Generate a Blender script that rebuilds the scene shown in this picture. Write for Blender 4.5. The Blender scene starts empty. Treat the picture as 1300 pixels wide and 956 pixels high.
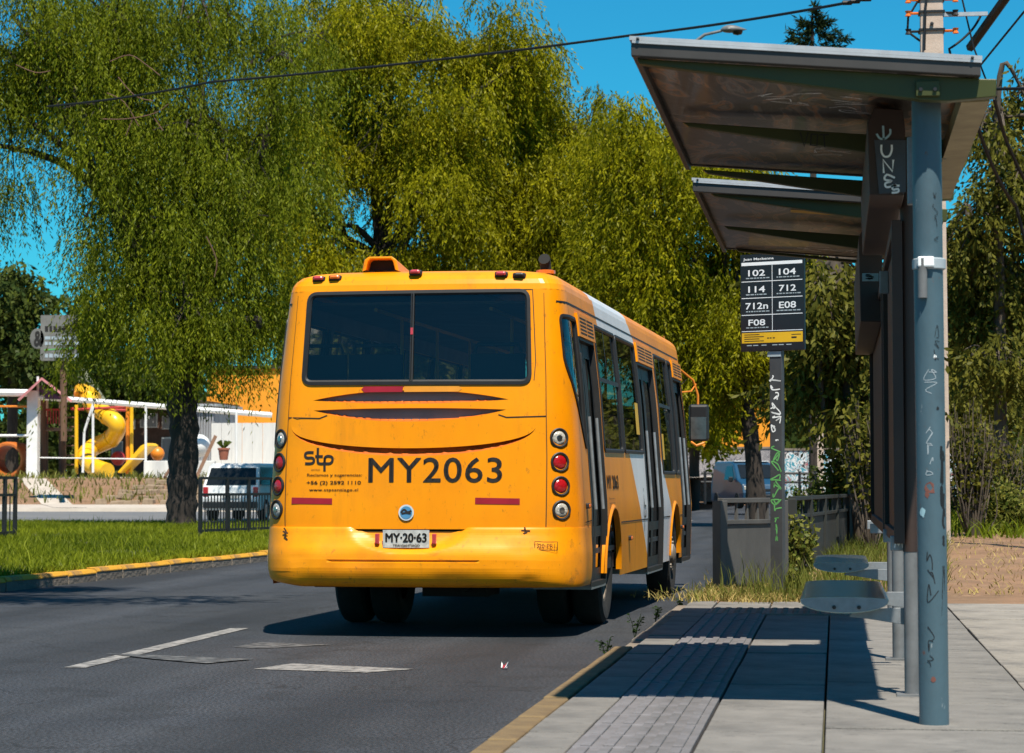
import bpy, math, random
import numpy as np
from mathutils import Vector, Matrix
from mathutils.geometry import delaunay_2d_cdt
random.seed(7); RNG = np.random.default_rng(11)
SC = bpy.context.scene; COL = SC.collection
R = math.radians; PI = math.pi

# ------------------------------------------------------------------ camera
F = 3200.0; EYE = 1.12; YAW = R(7.3); PITCH = math.atan(184 / 3200)
cd = bpy.data.cameras.new('camera'); cam = bpy.data.objects.new('camera', cd); COL.objects.link(cam)
cd.sensor_width = 36; cd.lens = 36 * F / 1300; cd.shift_y = -45 / 1300; cd.clip_end = 6000; cd.clip_start = .05
cam.location = (0, 0, EYE); cam.rotation_euler = (PI / 2 + PITCH, 0, YAW)
cd.dof.use_dof = True; cd.dof.focus_distance = 19.5; cd.dof.aperture_fstop = 8
SC.camera = cam
FW = np.array([-math.sin(YAW) * math.cos(PITCH), math.cos(YAW) * math.cos(PITCH), math.sin(PITCH)])
RT = np.array([math.cos(YAW), math.sin(YAW), 0.0]); UP = np.cross(RT, FW); EYEV = np.array([0, 0, EYE])
# survey helpers: turn a sighting (in photo pixels) plus a known distance or height into a point of the place
def ray(u, v): return FW + (u - 650) / F * RT - (v - 433) / F * UP
def gp(u, v, z=0.0):
    r = ray(u, v); return EYEV + (z - EYE) / r[2] * r
def at(u, v, Y):
    r = ray(u, v); return EYEV + Y / r[1] * r

# ------------------------------------------------------------------ light
SUN = Vector((-.50, 1.5, -2.9)).normalized()
sl = bpy.data.lights.new('sun', 'SUN'); sl.energy = 4.9; sl.angle = R(.53); sl.color = (1, .93, .80)
so = bpy.data.objects.new('sun', sl); COL.objects.link(so)
so.rotation_euler = SUN.to_track_quat('-Z', 'Y').to_euler(); so.location = (0, -10, 40)
W = bpy.data.worlds.new('World'); SC.world = W; W.use_nodes = True
wn = W.node_tree; bg = wn.nodes['Background']
sky = wn.nodes.new('ShaderNodeTexSky'); sky.sky_type = 'NISHITA'; sky.sun_disc = False
sky.sun_elevation = math.asin(-SUN.z); sky.sun_rotation = math.atan2(-SUN.x, -SUN.y)
sky.air_density = 1.0; sky.dust_density = 0.2; sky.ozone_density = 2.0
hs = wn.nodes.new('ShaderNodeHueSaturation'); hs.inputs['Saturation'].default_value = 1.1
tn_ = wn.nodes.new('ShaderNodeMix'); tn_.data_type = 'RGBA'; tn_.blend_type = 'MULTIPLY'; tn_.inputs[0].default_value = 1; tn_.inputs[7].default_value = (.17, 1.14, 1.40, 1)
wn.links.new(sky.outputs[0], hs.inputs['Color']); wn.links.new(hs.outputs[0], tn_.inputs[6]); wn.links.new(tn_.outputs[2], bg.inputs[0]); bg.inputs[1].default_value = .052
vs = SC.view_settings; vs.view_transform = 'Standard'; vs.look = 'None'; vs.gamma = 1; vs.exposure = .66
SC.display_settings.display_device = 'sRGB'

# ------------------------------------------------------------------ materials
def nd(t, ty, **kw):
    n = t.nodes.new(ty)
    for k, v in kw.items(): setattr(n, k, v)
    return n
def mat(name, c, rough=.6, metal=0, var=.25, scale=3.0, bump=0.0, bscale=40.0, c2=None, coat=0.0, spec=.5, stretch=(1, 1, 1), detail=6, lo=.35, hi=.7):
    """base colour broken by noise between c and c2 (wear, dust), with fine relief"""
    m = bpy.data.materials.new(name); m.use_nodes = True; t = m.node_tree
    b = t.nodes['Principled BSDF']; b.inputs['Roughness'].default_value = rough; b.inputs['Metallic'].default_value = metal
    b.inputs['Specular IOR Level'].default_value = spec
    if coat: b.inputs['Coat Weight'].default_value = coat; b.inputs['Coat Roughness'].default_value = .12
    co = nd(t, 'ShaderNodeTexCoord'); mp = nd(t, 'ShaderNodeMapping'); mp.inputs['Scale'].default_value = stretch
    t.links.new(co.outputs['Object'], mp.inputs[0])
    n = nd(t, 'ShaderNodeTexNoise'); n.inputs['Scale'].default_value = scale; n.inputs['Detail'].default_value = detail; n.inputs['Roughness'].default_value = .65
    t.links.new(mp.outputs[0], n.inputs['Vector'])
    rmp = nd(t, 'ShaderNodeValToRGB'); e = rmp.color_ramp.elements
    e[0].position = lo; e[1].position = hi
    if c2 is None: c2 = tuple(x * (1 - var) for x in c)
    e[0].color = (*c, 1); e[1].color = (*c2, 1)
    t.links.new(n.outputs['Fac'], rmp.inputs[0]); t.links.new(rmp.outputs[0], b.inputs['Base Color'])
    if bump:
        n2 = nd(t, 'ShaderNodeTexNoise'); n2.inputs['Scale'].default_value = bscale; n2.inputs['Detail'].default_value = 5
        t.links.new(mp.outputs[0], n2.inputs['Vector'])
        bp = nd(t, 'ShaderNodeBump'); bp.inputs['Strength'].default_value = bump; bp.inputs['Distance'].default_value = .02
        t.links.new(n2.outputs['Fac'], bp.inputs['Height']); t.links.new(bp.outputs[0], b.inputs['Normal'])
    return m
def glass(name, tint=(.25, .28, .28), rough=.02, dark=(.01, .012, .014), clear=.6):
    m = bpy.data.materials.new(name); m.use_nodes = True; t = m.node_tree; t.nodes.clear()
    out = nd(t, 'ShaderNodeOutputMaterial'); tr = nd(t, 'ShaderNodeBsdfTransparent'); tr.inputs[0].default_value = (*tint, 1)
    df = nd(t, 'ShaderNodeBsdfDiffuse'); df.inputs[0].default_value = (*dark, 1)
    gl = nd(t, 'ShaderNodeBsdfGlossy'); gl.inputs['Roughness'].default_value = rough; gl.inputs[0].default_value = (.9, .95, 1, 1)
    fr = nd(t, 'ShaderNodeFresnel'); fr.inputs[0].default_value = 1.5
    m1 = nd(t, 'ShaderNodeMixShader'); m1.inputs[0].default_value = clear
    m2 = nd(t, 'ShaderNodeMixShader')
    t.links.new(df.outputs[0], m1.inputs[1]); t.links.new(tr.outputs[0], m1.inputs[2])
    t.links.new(fr.outputs[0], m2.inputs[0]); t.links.new(m1.outputs[0], m2.inputs[1]); t.links.new(gl.outputs[0], m2.inputs[2])
    t.links.new(m2.outputs[0], out.inputs[0]); return m
def leafmat(name, ca, cb, trans=.35):
    m = bpy.data.materials.new(name); m.use_nodes = True; t = m.node_tree; t.nodes.clear()
    out = nd(t, 'ShaderNodeOutputMaterial'); at_ = nd(t, 'ShaderNodeAttribute'); at_.attribute_name = 'tint'
    rmp = nd(t, 'ShaderNodeValToRGB'); e = rmp.color_ramp.elements; e[0].color = (*ca, 1); e[1].color = (*cb, 1)
    t.links.new(at_.outputs['Fac'], rmp.inputs[0])
    d = nd(t, 'ShaderNodeBsdfDiffuse'); l = nd(t, 'ShaderNodeBsdfTranslucent'); g = nd(t, 'ShaderNodeBsdfGlossy')
    g.inputs['Roughness'].default_value = .45; g.inputs[0].default_value = (.9, .9, .8, 1)
    mx = nd(t, 'ShaderNodeMixShader'); mx.inputs[0].default_value = trans; m2 = nd(t, 'ShaderNodeMixShader'); m2.inputs[0].default_value = .006
    t.links.new(rmp.outputs[0], d.inputs[0]); t.links.new(rmp.outputs[0], l.inputs[0])
    t.links.new(d.outputs[0], mx.inputs[1]); t.links.new(l.outputs[0], mx.inputs[2]); t.links.new(mx.outputs[0], m2.inputs[1]); t.links.new(g.outputs[0], m2.inputs[2])
    t.links.new(m2.outputs[0], out.inputs[0]); return m
M = {}
def weather(m, layers):
    """extra wear on a material: (scale, stretch, lo, hi, colour, amount) noise masks mixed over the base colour"""
    t = m.node_tree; b = t.nodes['Principled BSDF']; prev = b.inputs['Base Color'].links[0].from_socket; co = nd(t, 'ShaderNodeTexCoord')
    for scale, stretch, lo, hi, c, amt in layers:
        mp = nd(t, 'ShaderNodeMapping'); mp.inputs['Scale'].default_value = stretch; mp.inputs['Location'].default_value = (scale * 1.7, scale * .3, scale * .9)
        n = nd(t, 'ShaderNodeTexNoise'); n.inputs['Scale'].default_value = scale; n.inputs['Detail'].default_value = 7; n.inputs['Roughness'].default_value = .7
        r = nd(t, 'ShaderNodeMapRange'); r.inputs[1].default_value = lo; r.inputs[2].default_value = hi; r.inputs[4].default_value = amt
        x = nd(t, 'ShaderNodeMix'); x.data_type = 'RGBA'; x.inputs[7].default_value = (*c, 1)
        t.links.new(co.outputs['Object'], mp.inputs[0]); t.links.new(mp.outputs[0], n.inputs['Vector']); t.links.new(n.outputs['Fac'], r.inputs[0]); t.links.new(r.outputs[0], x.inputs[0]); t.links.new(prev, x.inputs[6]); prev = x.outputs[2]
    t.links.new(prev, b.inputs['Base Color']); return m
M['yellow'] = mat('bus_yellow_paint', (.84, .292, .0005), .36, c2=(.73, .228, .002), scale=1.6, coat=.05, spec=.25, stretch=(1, 1, .35), bump=.05, bscale=3)
M['yellow_dirty'] = mat('bus_bumper_paint', (.84, .292, .0005), .40, c2=(.64, .195, .006), scale=2.6, coat=.08, spec=.3, bump=.12, bscale=4.0, lo=.45, hi=.78)
for k_ in ('yellow', 'yellow_dirty'):
    weather(M[k_], [(3.0, (1, 1, .12), .56, .78, (.34, .13, .015), .55), (26, (1, 1, .5), .60, .72, (.20, .085, .02), .7), (.8, (1, 1, .6), .56, .70, (.46, .17, .012), .45), (90, (1, .5, .08), .66, .72, (.25, .10, .02), .6), (1.1, (1, 1, 1), .52, .75, (.55, .20, .012), .5)])
weather(M['yellow_dirty'], [(5, (.3, 1, 1), .60, .72, (.12, .06, .025), .7), (60, (.15, 1, 1), .66, .72, (.10, .06, .04), .8)])
M['rustcrack'] = mat('rusty_crack', (.06, .025, .008), .9)
M['white_paint'] = mat('bus_white_paint', (.74, .74, .76), .4, var=.2, scale=2, coat=.2, stretch=(1, 1, .4))
M['rubber'] = mat('black_rubber', (.014, .014, .015), .55, var=.4, scale=8)
M['dark'] = mat('dark_underside', (.012, .011, .010), .85, var=.4)
M['tyre'] = mat('tyre_rubber', (.010, .0095, .009), .9, c2=(.022, .02, .018), scale=9, bump=.2)
M['rim'] = mat('dusty_rim', (.30, .25, .20), .65, c2=(.17, .14, .11), scale=7)
M['black'] = mat('black_paint', (.012, .012, .013), .45, var=.3)
M['ink'] = mat('black_lettering', (.02, .014, .01), .5, var=.2)
M['red'] = mat('red_lens', (.42, .008, .012), .18, var=.35, scale=30, coat=.6, bump=.25, bscale=60)
M['clear_lens'] = mat('clear_lens', (.55, .52, .46), .15, var=.5, scale=40, coat=.6, bump=.4, bscale=70)
M['amber'] = mat('amber_lens', (.75, .17, .02), .25, var=.3, scale=20, coat=.4)
M['pinkred'] = mat('red_marker_lens', (.50, .05, .06), .25, var=.3, scale=20, coat=.4)
M['reflector'] = mat('red_reflector', (.33, .008, .02), .4, var=.3)
M['chrome'] = mat('worn_chrome', (.5, .5, .48), .3, 1, var=.4, scale=12)
M['seat'] = mat('seat_plastic', (.03, .032, .036), .6)
M['interior'] = mat('bus_lining', (.22, .22, .21), .7)
M['glass'] = glass('bus_glass', (.62, .66, .64), clear=.90)
M['door_glass'] = glass('door_glass', (.30, .31, .29), dark=(.02, .02, .018), clear=.55)
M['carglass'] = mat('car_glass', (.012, .015, .017), .06, spec=.35, var=.2)
M['plate'] = mat('plate_white', (.55, .55, .52), .45, var=.4, scale=30)
def asphalt():
    m = mat('asphalt', (.016, .019, .026), .80, c2=(.028, .030, .035), scale=.35, bump=.7, bscale=120, lo=.3, hi=.75, detail=12)
    t = m.node_tree; b = t.nodes['Principled BSDF']; src = b.inputs['Base Color'].links[0].from_socket
    co = nd(t, 'ShaderNodeTexCoord')
    def layer(prev, scale, stretch, lo, hi, ca, cb, fac, ty='MULTIPLY', det=4):
        mp = nd(t, 'ShaderNodeMapping'); mp.inputs['Scale'].default_value = stretch; n = nd(t, 'ShaderNodeTexNoise'); n.inputs['Scale'].default_value = scale; n.inputs['Detail'].default_value = det
        r = nd(t, 'ShaderNodeValToRGB'); e = r.color_ramp.elements; e[0].position = lo; e[1].position = hi; e[0].color = (ca, ca, ca, 1); e[1].color = (cb, cb * .98, cb * .95, 1)
        x = nd(t, 'ShaderNodeMix'); x.data_type = 'RGBA'; x.blend_type = ty; x.inputs[0].default_value = fac
        t.links.new(co.outputs['Object'], mp.inputs[0]); t.links.new(mp.outputs[0], n.inputs['Vector']); t.links.new(n.outputs['Fac'], r.inputs[0]); t.links.new(prev, x.inputs[6]); t.links.new(r.outputs[0], x.inputs[7]); return x.outputs[2]
    o = layer(src, 1.0, (1.1, .06, 1), .36, .66, .60, 1.6, 1)       # tyre-polished and oily lengthwise bands
    o = layer(o, 55, (1, 1, 1), .40, .68, .35, 2.9, .85, det=3)       # stone speckle
    o = layer(o, 2.2, (1, 1, 1), .55, .62, 1.0, .70, .7, det=8)      # patches and stains
    vo = nd(t, 'ShaderNodeTexVoronoi'); vo.feature = 'DISTANCE_TO_EDGE'; vo.inputs['Scale'].default_value = .33          # hairline cracks
    nz = nd(t, 'ShaderNodeTexNoise'); nz.inputs['Scale'].default_value = 1.6; nz.inputs['Detail'].default_value = 6
    ad = nd(t, 'ShaderNodeVectorMath'); ad.operation = 'ADD'; t.links.new(co.outputs['Object'], ad.inputs[0]); t.links.new(nz.outputs['Color'], ad.inputs[1]); t.links.new(co.outputs['Object'], nz.inputs['Vector']); t.links.new(ad.outputs[0], vo.inputs['Vector'])
    cr = nd(t, 'ShaderNodeMapRange'); cr.inputs[1].default_value = .0015; cr.inputs[2].default_value = .005; cr.inputs[3].default_value = .75; cr.inputs[4].default_value = 0
    x = nd(t, 'ShaderNodeMix'); x.data_type = 'RGBA'; x.inputs[7].default_value = (.008, .008, .009, 1); t.links.new(vo.outputs['Distance'], cr.inputs[0]); t.links.new(cr.outputs[0], x.inputs[0]); t.links.new(o, x.inputs[6])
    t.links.new(x.outputs[2], b.inputs['Base Color']); return m
M['asphalt'] = asphalt()
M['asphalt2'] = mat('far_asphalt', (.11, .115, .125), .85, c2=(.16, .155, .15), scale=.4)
M['line'] = mat('worn_road_paint', (.30, .285, .27), .75, c2=(.06, .06, .06), scale=11, lo=.40, hi=.64, detail=10)
M['line_faint'] = mat('faint_road_paint', (.13, .13, .13), .75, c2=(.036, .037, .039), scale=9, lo=.40, hi=.56, detail=10)
M['slab'] = mat('concrete_slab', (.215, .20, .182), .85, c2=(.145, .135, .122), scale=2.2, bump=.35, bscale=70)
M['slab2'] = mat('concrete_slab_dusty', (.29, .262, .23), .9, c2=(.20, .18, .152), scale=1.8, bump=.35, bscale=60)
M['tact'] = mat('tactile_tile', (.20, .19, .20), .8, c2=(.14, .13, .135), scale=5, bump=.2)
M['tact2'] = mat('reddish_tile', (.30, .21, .18), .85, c2=(.2, .15, .13), scale=6, bump=.2)
M['kerb'] = mat('kerb_concrete', (.24, .20, .16), .9, c2=(.10, .075, .055), scale=2.0, bump=.6, bscale=25, stretch=(1, .5, 1))
M['kerb_yellow'] = mat('kerb_yellow_paint', (.58, .28, .015), .85, c2=(.20, .12, .05), scale=4, bump=.4, lo=.46, hi=.66)
for k_ in ('slab', 'slab2', 'tact', 'tact2'):
    weather(M[k_], [(1.1, (1, 1, 1), .46, .70, (.085, .08, .075), .75), (7, (1, 1, 1), .58, .68, (.06, .055, .05), .7), (3.0, (1, .15, 1), .60, .70, (.05, .047, .043), .5), (38, (1, 1, 1), .66, .70, (.035, .033, .03), .8), (70, (1, 1, 1), .64, .72, (.42, .40, .37), .4)])
M['dirt'] = mat('dry_dirt', (.25, .14, .075), .95, c2=(.15, .085, .045), scale=.9, bump=.8, bscale=12)
weather(M['dirt'], [(.35, (1, 1, 1), .48, .66, (.13, .09, .05), .7), (2.2, (1, 1, 1), .55, .70, (.32, .20, .12), .6), (30, (1, 1, 1), .62, .70, (.07, .05, .03), .7), (14, (1, 1, 1), .64, .70, (.38, .28, .19), .5)])
M['soil'] = mat('dark_soil', (.09, .075, .04), .95, c2=(.05, .055, .02), scale=1.2, bump=.5)
M['bark'] = mat('bark', (.045, .033, .026), .95, c2=(.015, .012, .01), scale=5, bump=1.0, bscale=9, stretch=(1, 1, .35))
M['bark2'] = mat('grey_bark', (.11, .085, .062), .95, c2=(.04, .03, .023), scale=5, bump=1.0, bscale=9, stretch=(1, 1, .3))
M['twigbark'] = mat('red_brown_twig', (.15, .075, .05), .9)
M['green_steel'] = mat('green_steel', (.042, .050, .003), .5, c2=(.028, .034, .003), scale=2.5)
M['alu'] = mat('aluminium_edge', (.50, .51, .53), .4, .3, var=.3, scale=5)
M['frame'] = mat('dark_roof_frame', (.045, .040, .037), .5, var=.3)
M['bluepole'] = mat('blue_grey_pole', (.066, .115, .145), .45, c2=(.045, .08, .10), scale=2.2, bump=.08, bscale=30, stretch=(1, 1, .5))
weather(M['bluepole'], [(2.0, (1, 1, .4), .50, .70, (.045, .06, .07), .6), (34, (1, 1, .6), .64, .70, (.13, .05, .03), .9), (22, (1, 1, .35), .66, .71, (.40, .42, .42), .7)])
M['greypole'] = mat('grey_post', (.17, .175, .18), .5, c2=(.09, .09, .09), scale=4)
M['brown'] = mat('brown_steel', (.042, .020, .012), .6, c2=(.022, .012, .009), scale=3)
M['tan'] = mat('gutter_tan', (.33, .26, .13), .6, c2=(.2, .15, .07), scale=5)
M['boxface'] = mat('grey_box_face', (.055, .066, .085), .5, c2=(.035, .042, .052), scale=6)
M['silver'] = mat('bench_steel', (.42, .43, .42), .22, .95, var=.35, scale=6, bump=.04)
M['bracket'] = mat('galvanised_bracket', (.27, .29, .31), .45, .3, var=.35, scale=9)
M['rust'] = mat('flaked_primer', (.17, .06, .045), .8)
M['chalk'] = mat('white_marker', (.86, .88, .88), .6, var=.12, scale=12)
M['mblue'] = mat('pale_blue_marker', (.33, .52, .58), .6)
M['mgreen'] = mat('green_marker', (.13, .42, .12), .6, var=.3, scale=8)
M['mblack'] = mat('black_marker', (.012, .012, .014), .5)
M['mgrey'] = mat('grey_marker', (.36, .42, .46), .6)
M['signblack'] = mat('sign_black', (.008, .008, .011), .35, var=.3)
M['signwhite'] = mat('sign_white', (.78, .80, .83), .5, var=.1)
M['signyellow'] = mat('sign_yellow', (.70, .40, .01), .5, var=.15)
M['postgrey'] = mat('sign_post_grey', (.055, .06, .066), .5, c2=(.035, .037, .04), scale=5)
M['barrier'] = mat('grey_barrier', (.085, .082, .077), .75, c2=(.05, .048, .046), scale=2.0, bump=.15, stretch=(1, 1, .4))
M['barrier_dark'] = mat('dark_barrier', (.018, .021, .018), .7, c2=(.012, .013, .012), scale=2)  # same railing, tree shade put into a darker base colour
M['blackiron'] = mat('black_iron', (.012, .012, .013), .5)
M['concpole'] = mat('concrete_pole', (.52, .42, .35), .9, c2=(.42, .33, .27), scale=6, bump=.2)
M['wire'] = mat('wire_black', (.005, .005, .006), .6)
M['orange_wall'] = mat('orange_wall', (.78, .30, .012), .85, c2=(.68, .24, .012), scale=.4)
M['whitewall'] = mat('white_boards', (.66, .65, .62), .85, c2=(.42, .42, .42), scale=1.2, stretch=(1, 1, .15))
M['greymetal'] = mat('grey_corrugated', (.30, .31, .33), .6, c2=(.2, .2, .21), scale=1.5, stretch=(1, 1, .2))
M['brickdark'] = mat('brown_brick', (.13, .07, .05), .9, c2=(.08, .045, .035), scale=4)
M['white'] = mat('white_gloss', (.74, .74, .73), .5, var=.15)
M['pink'] = mat('pink_roof', (.62, .24, .25), .7, var=.2)
M['pinkin'] = mat('purple_gable', (.10, .05, .12), .8)
M['slide'] = mat('yellow_plastic', (.78, .46, .01), .35, c2=(.70, .38, .01), scale=2, coat=.2)
M['orange'] = mat('orange_plastic', (.72, .22, .015), .4, var=.2)
M['barrel_orange'] = mat('faded_orange', (.48, .13, .015), .5, var=.3)
M['board'] = mat('weathered_board', (.19, .185, .17), .9, c2=(.09, .088, .085), scale=1.5)
M['redpaint'] = mat('red_paint', (.45, .035, .03), .5)
M['wood'] = mat('brown_timber', (.16, .085, .045), .85, c2=(.1, .05, .03), scale=4, stretch=(1, 1, .2))
M['stone'] = mat('terrace_stone', (.30, .22, .15), .95, c2=(.17, .12, .08), scale=3, bump=.5)
M['path'] = mat('pale_path', (.48, .42, .36), .9, c2=(.36, .31, .26), scale=.8)
M['terra'] = mat('terracotta', (.30, .10, .06), .8)
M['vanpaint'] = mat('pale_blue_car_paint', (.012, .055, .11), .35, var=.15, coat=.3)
M['suvpaint'] = mat('white_car_paint', (.72, .73, .73), .35, var=.1, coat=.4)
M['olivetent'] = mat('grey_green_canvas', (.14, .15, .10), .8)

def mural(name, cols, scale):
    m = bpy.data.materials.new(name); m.use_nodes = True; t = m.node_tree; b = t.nodes['Principled BSDF']; b.inputs['Roughness'].default_value = .85
    co = nd(t, 'ShaderNodeTexCoord'); n = nd(t, 'ShaderNodeTexNoise'); n.inputs['Scale'].default_value = scale; n.inputs['Detail'].default_value = 1.5; n.inputs['Distortion'].default_value = 2.2
    t.links.new(co.outputs['Object'], n.inputs['Vector']); rmp = nd(t, 'ShaderNodeValToRGB'); rmp.color_ramp.interpolation = 'CONSTANT'
    el = rmp.color_ramp.elements
    for i, c in enumerate(cols):
        p = .30 + .40 * i / len(cols)
        if i < 2: e = el[i]; e.position = p if i else 0
        else: e = el.new(p)
        e.color = (*c, 1)
    t.links.new(n.outputs['Fac'], rmp.inputs[0]); t.links.new(rmp.outputs[0], b.inputs['Base Color']); return m
M['mural'] = mural('painted_mural', [(.5, .5, .5), (.12, .14, .16), (.6, .6, .62), (.05, .25, .32), (.62, .62, .62), (.03, .03, .035), (.45, .42, .4), (.32, .1, .12)], 1.3)
M['mural2'] = mural('scribbled_wall', [(.30, .28, .28), (.20, .19, .2), (.33, .3, .3), (.08, .08, .1), (.32, .3, .3), (.22, .2, .22), (.34, .32, .31)], 3.2)
# polycarbonate roof sheet: smoky, orange reflections painted as mottle, a little light comes through
def roofsheet():
    m = bpy.data.materials.new('smoky_polycarbonate'); m.use_nodes = True; t = m.node_tree; b = t.nodes['Principled BSDF']
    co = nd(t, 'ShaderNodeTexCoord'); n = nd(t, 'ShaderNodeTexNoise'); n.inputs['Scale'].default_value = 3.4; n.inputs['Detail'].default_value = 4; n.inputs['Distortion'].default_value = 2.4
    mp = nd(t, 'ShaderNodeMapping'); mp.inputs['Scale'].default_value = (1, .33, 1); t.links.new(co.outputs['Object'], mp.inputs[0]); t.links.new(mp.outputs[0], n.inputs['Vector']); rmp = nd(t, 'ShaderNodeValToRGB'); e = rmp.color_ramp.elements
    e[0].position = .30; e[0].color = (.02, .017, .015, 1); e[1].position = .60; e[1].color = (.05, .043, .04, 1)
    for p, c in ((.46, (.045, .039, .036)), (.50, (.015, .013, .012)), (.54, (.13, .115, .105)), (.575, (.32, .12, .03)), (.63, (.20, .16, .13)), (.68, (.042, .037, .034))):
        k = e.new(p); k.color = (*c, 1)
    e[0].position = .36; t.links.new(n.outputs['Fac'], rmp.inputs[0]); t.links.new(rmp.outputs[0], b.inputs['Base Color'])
    b.inputs['Roughness'].default_value = .32; b.inputs['Specular IOR Level'].default_value = .3; b.inputs['Coat Weight'].default_value = .12; b.inputs['Coat Roughness'].default_value = .06
    tl = nd(t, 'ShaderNodeBsdfTranslucent'); tl.inputs[0].default_value = (.16, .10, .065, 1); mx = nd(t, 'ShaderNodeMixShader'); mx.inputs[0].default_value = .10
    t.links.new(b.outputs[0], mx.inputs[1]); t.links.new(tl.outputs[0], mx.inputs[2]); t.links.new(mx.outputs[0], t.nodes['Material Output'].inputs[0]); return m
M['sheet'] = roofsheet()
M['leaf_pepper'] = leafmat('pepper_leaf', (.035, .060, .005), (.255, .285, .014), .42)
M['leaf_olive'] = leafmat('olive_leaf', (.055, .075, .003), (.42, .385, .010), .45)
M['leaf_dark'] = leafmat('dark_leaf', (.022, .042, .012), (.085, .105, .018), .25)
M['leaf_dry'] = leafmat('thin_leaf', (.045, .055, .010), (.17, .155, .022), .3)
M['grass'] = leafmat('grass_blade', (.055, .09, .006), (.28, .31, .018), .35)
M['drygrass'] = leafmat('dry_grass_blade', (.25, .19, .06), (.52, .40, .15), .3)
M['weed'] = leafmat('weed_leaf', (.07, .10, .015), (.24, .23, .05), .35)
M['araucaria'] = leafmat('needle_dark', (.012, .025, .010), (.03, .045, .014), .1)

# ------------------------------------------------------------------ mesh building
class MB:
    def __init__(s): s.v = []; s.f = []; s.m = []
    def add(s, vs, fs, mi=0):
        o = len(s.v); s.v += [tuple(map(float, p)) for p in vs]
        for f in fs: s.f.append([i + o for i in f]); s.m.append(mi)
        return s
    def box(s, cx, cy, cz, sx, sy, sz, rz=0, mi=0, taper=1.0):
        x, y, z = sx / 2, sy / 2, sz / 2; c, n = math.cos(rz), math.sin(rz); P = []
        for k, (a, b, d) in enumerate([(-x, -y, -z), (x, -y, -z), (x, y, -z), (-x, y, -z), (-x, -y, z), (x, -y, z), (x, y, z), (-x, y, z)]):
            if k > 3: a *= taper; b *= taper
            P.append((cx + a * c - b * n, cy + a * n + b * c, cz + d))
        return s.add(P, [(0, 3, 2, 1), (4, 5, 6, 7), (0, 1, 5, 4), (1, 2, 6, 5), (2, 3, 7, 6), (3, 0, 4, 7)], mi)
    def tube(s, path, r, n=8, mi=0, cap=True):
        path = [Vector(p) for p in path]; rs = r if hasattr(r, '__len__') else [r] * len(path); V = []; Fc = []
        t0 = (path[1] - path[0]).normalized(); a = t0.orthogonal().normalized()
        for i, p in enumerate(path):
            t = (path[min(i + 1, len(path) - 1)] - path[max(i - 1, 0)]).normalized()
            a = (a - t * a.dot(t)).normalized(); b = t.cross(a)
            for k in range(n):
                w = 2 * PI * k / n; V.append(p + (a * math.cos(w) + b * math.sin(w)) * rs[i])
        for i in range(len(path) - 1):
            for k in range(n):
                j = (k + 1) % n; Fc.append((i * n + k, i * n + j, (i + 1) * n + j, (i + 1) * n + k))
        if cap: Fc.append(tuple(range(n))[::-1]); Fc.append(tuple(range((len(path) - 1) * n, len(path) * n)))
        return s.add(V, Fc, mi)
    def lathe(s, prof, n=24, org=(0, 0, 0), axis='z', mi=0):
        V = []; Fc = []; m = len(prof)
        for k in range(n):
            w = 2 * PI * k / n
            for r, h in prof:
                a, b = r * math.cos(w), r * math.sin(w)
                p = (a, b, h) if axis == 'z' else ((h, a, b) if axis == 'x' else (a, h, b))
                V.append((p[0] + org[0], p[1] + org[1], p[2] + org[2]))
        for k in range(n):
            j = (k + 1) % n
            for i in range(m - 1): Fc.append((k * m + i, j * m + i, j * m + i + 1, k * m + i + 1))
        return s.add(V, Fc, mi)
    def prism(s, poly, depth, fn, mi=0):
        """poly in 2D, fn(a,b,d) -> point; solid of given depth"""
        n = len(poly); V = [fn(a, b, 0) for a, b in poly] + [fn(a, b, depth) for a, b in poly]
        Fc = [tuple(range(n)), tuple(range(2 * n - 1, n - 1, -1))] + [(i, i + n, (i + 1) % n + n, (i + 1) % n) for i in range(n)]
        return s.add(V, Fc, mi)
    def build(s, name, mats, parent=None, smooth=None, bevel=0):
        me = bpy.data.meshes.new(name); me.from_pydata(s.v, [], s.f)
        mats = mats if isinstance(mats, (list, tuple)) else [mats]
        for m in mats: me.materials.append(M[m] if isinstance(m, str) else m)
        if len(mats) > 1: me.polygons.foreach_set('material_index', s.m)
        if smooth is not None:
            me.polygons.foreach_set('use_smooth', [True] * len(me.polygons)); me.set_sharp_from_angle(angle=R(smooth))
        me.update(); return link(name, me, parent, bevel)
def link(name, me, parent=None, bevel=0):
    o = bpy.data.objects.new(name, me); COL.objects.link(o)
    if parent is not None: o.parent = parent
    if bevel:
        b = o.modifiers.new('bevel', 'BEVEL'); b.width = bevel; b.segments = 2; b.limit_method = 'ANGLE'
    return o
def thing(name, label, cat, loc=(0, 0, 0), rz=0, group=None):
    o = bpy.data.objects.new(name, None); COL.objects.link(o); o.empty_display_size = .2
    o.location = [float(x) for x in loc]; o.rotation_euler = (0, 0, rz); return tag(o, label, cat, group)
def tag(o, label, cat, group=None):
    o['label'] = label; o['category'] = cat
    if group: o['group'] = group
    return o
def struct(o): o['kind'] = 'structure'; return o
def stuff(o): o['kind'] = 'stuff'; return o
def inst(o, loc=None, parent=None, rz=None, scale=None):
    c = o.copy(); COL.objects.link(c)
    if parent is not None: c.parent = parent
    if loc is not None: c.location = [float(x) for x in loc]
    if rz is not None: c.rotation_euler = (0, 0, rz)
    if scale is not None: c.scale = scale
    return c
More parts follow.
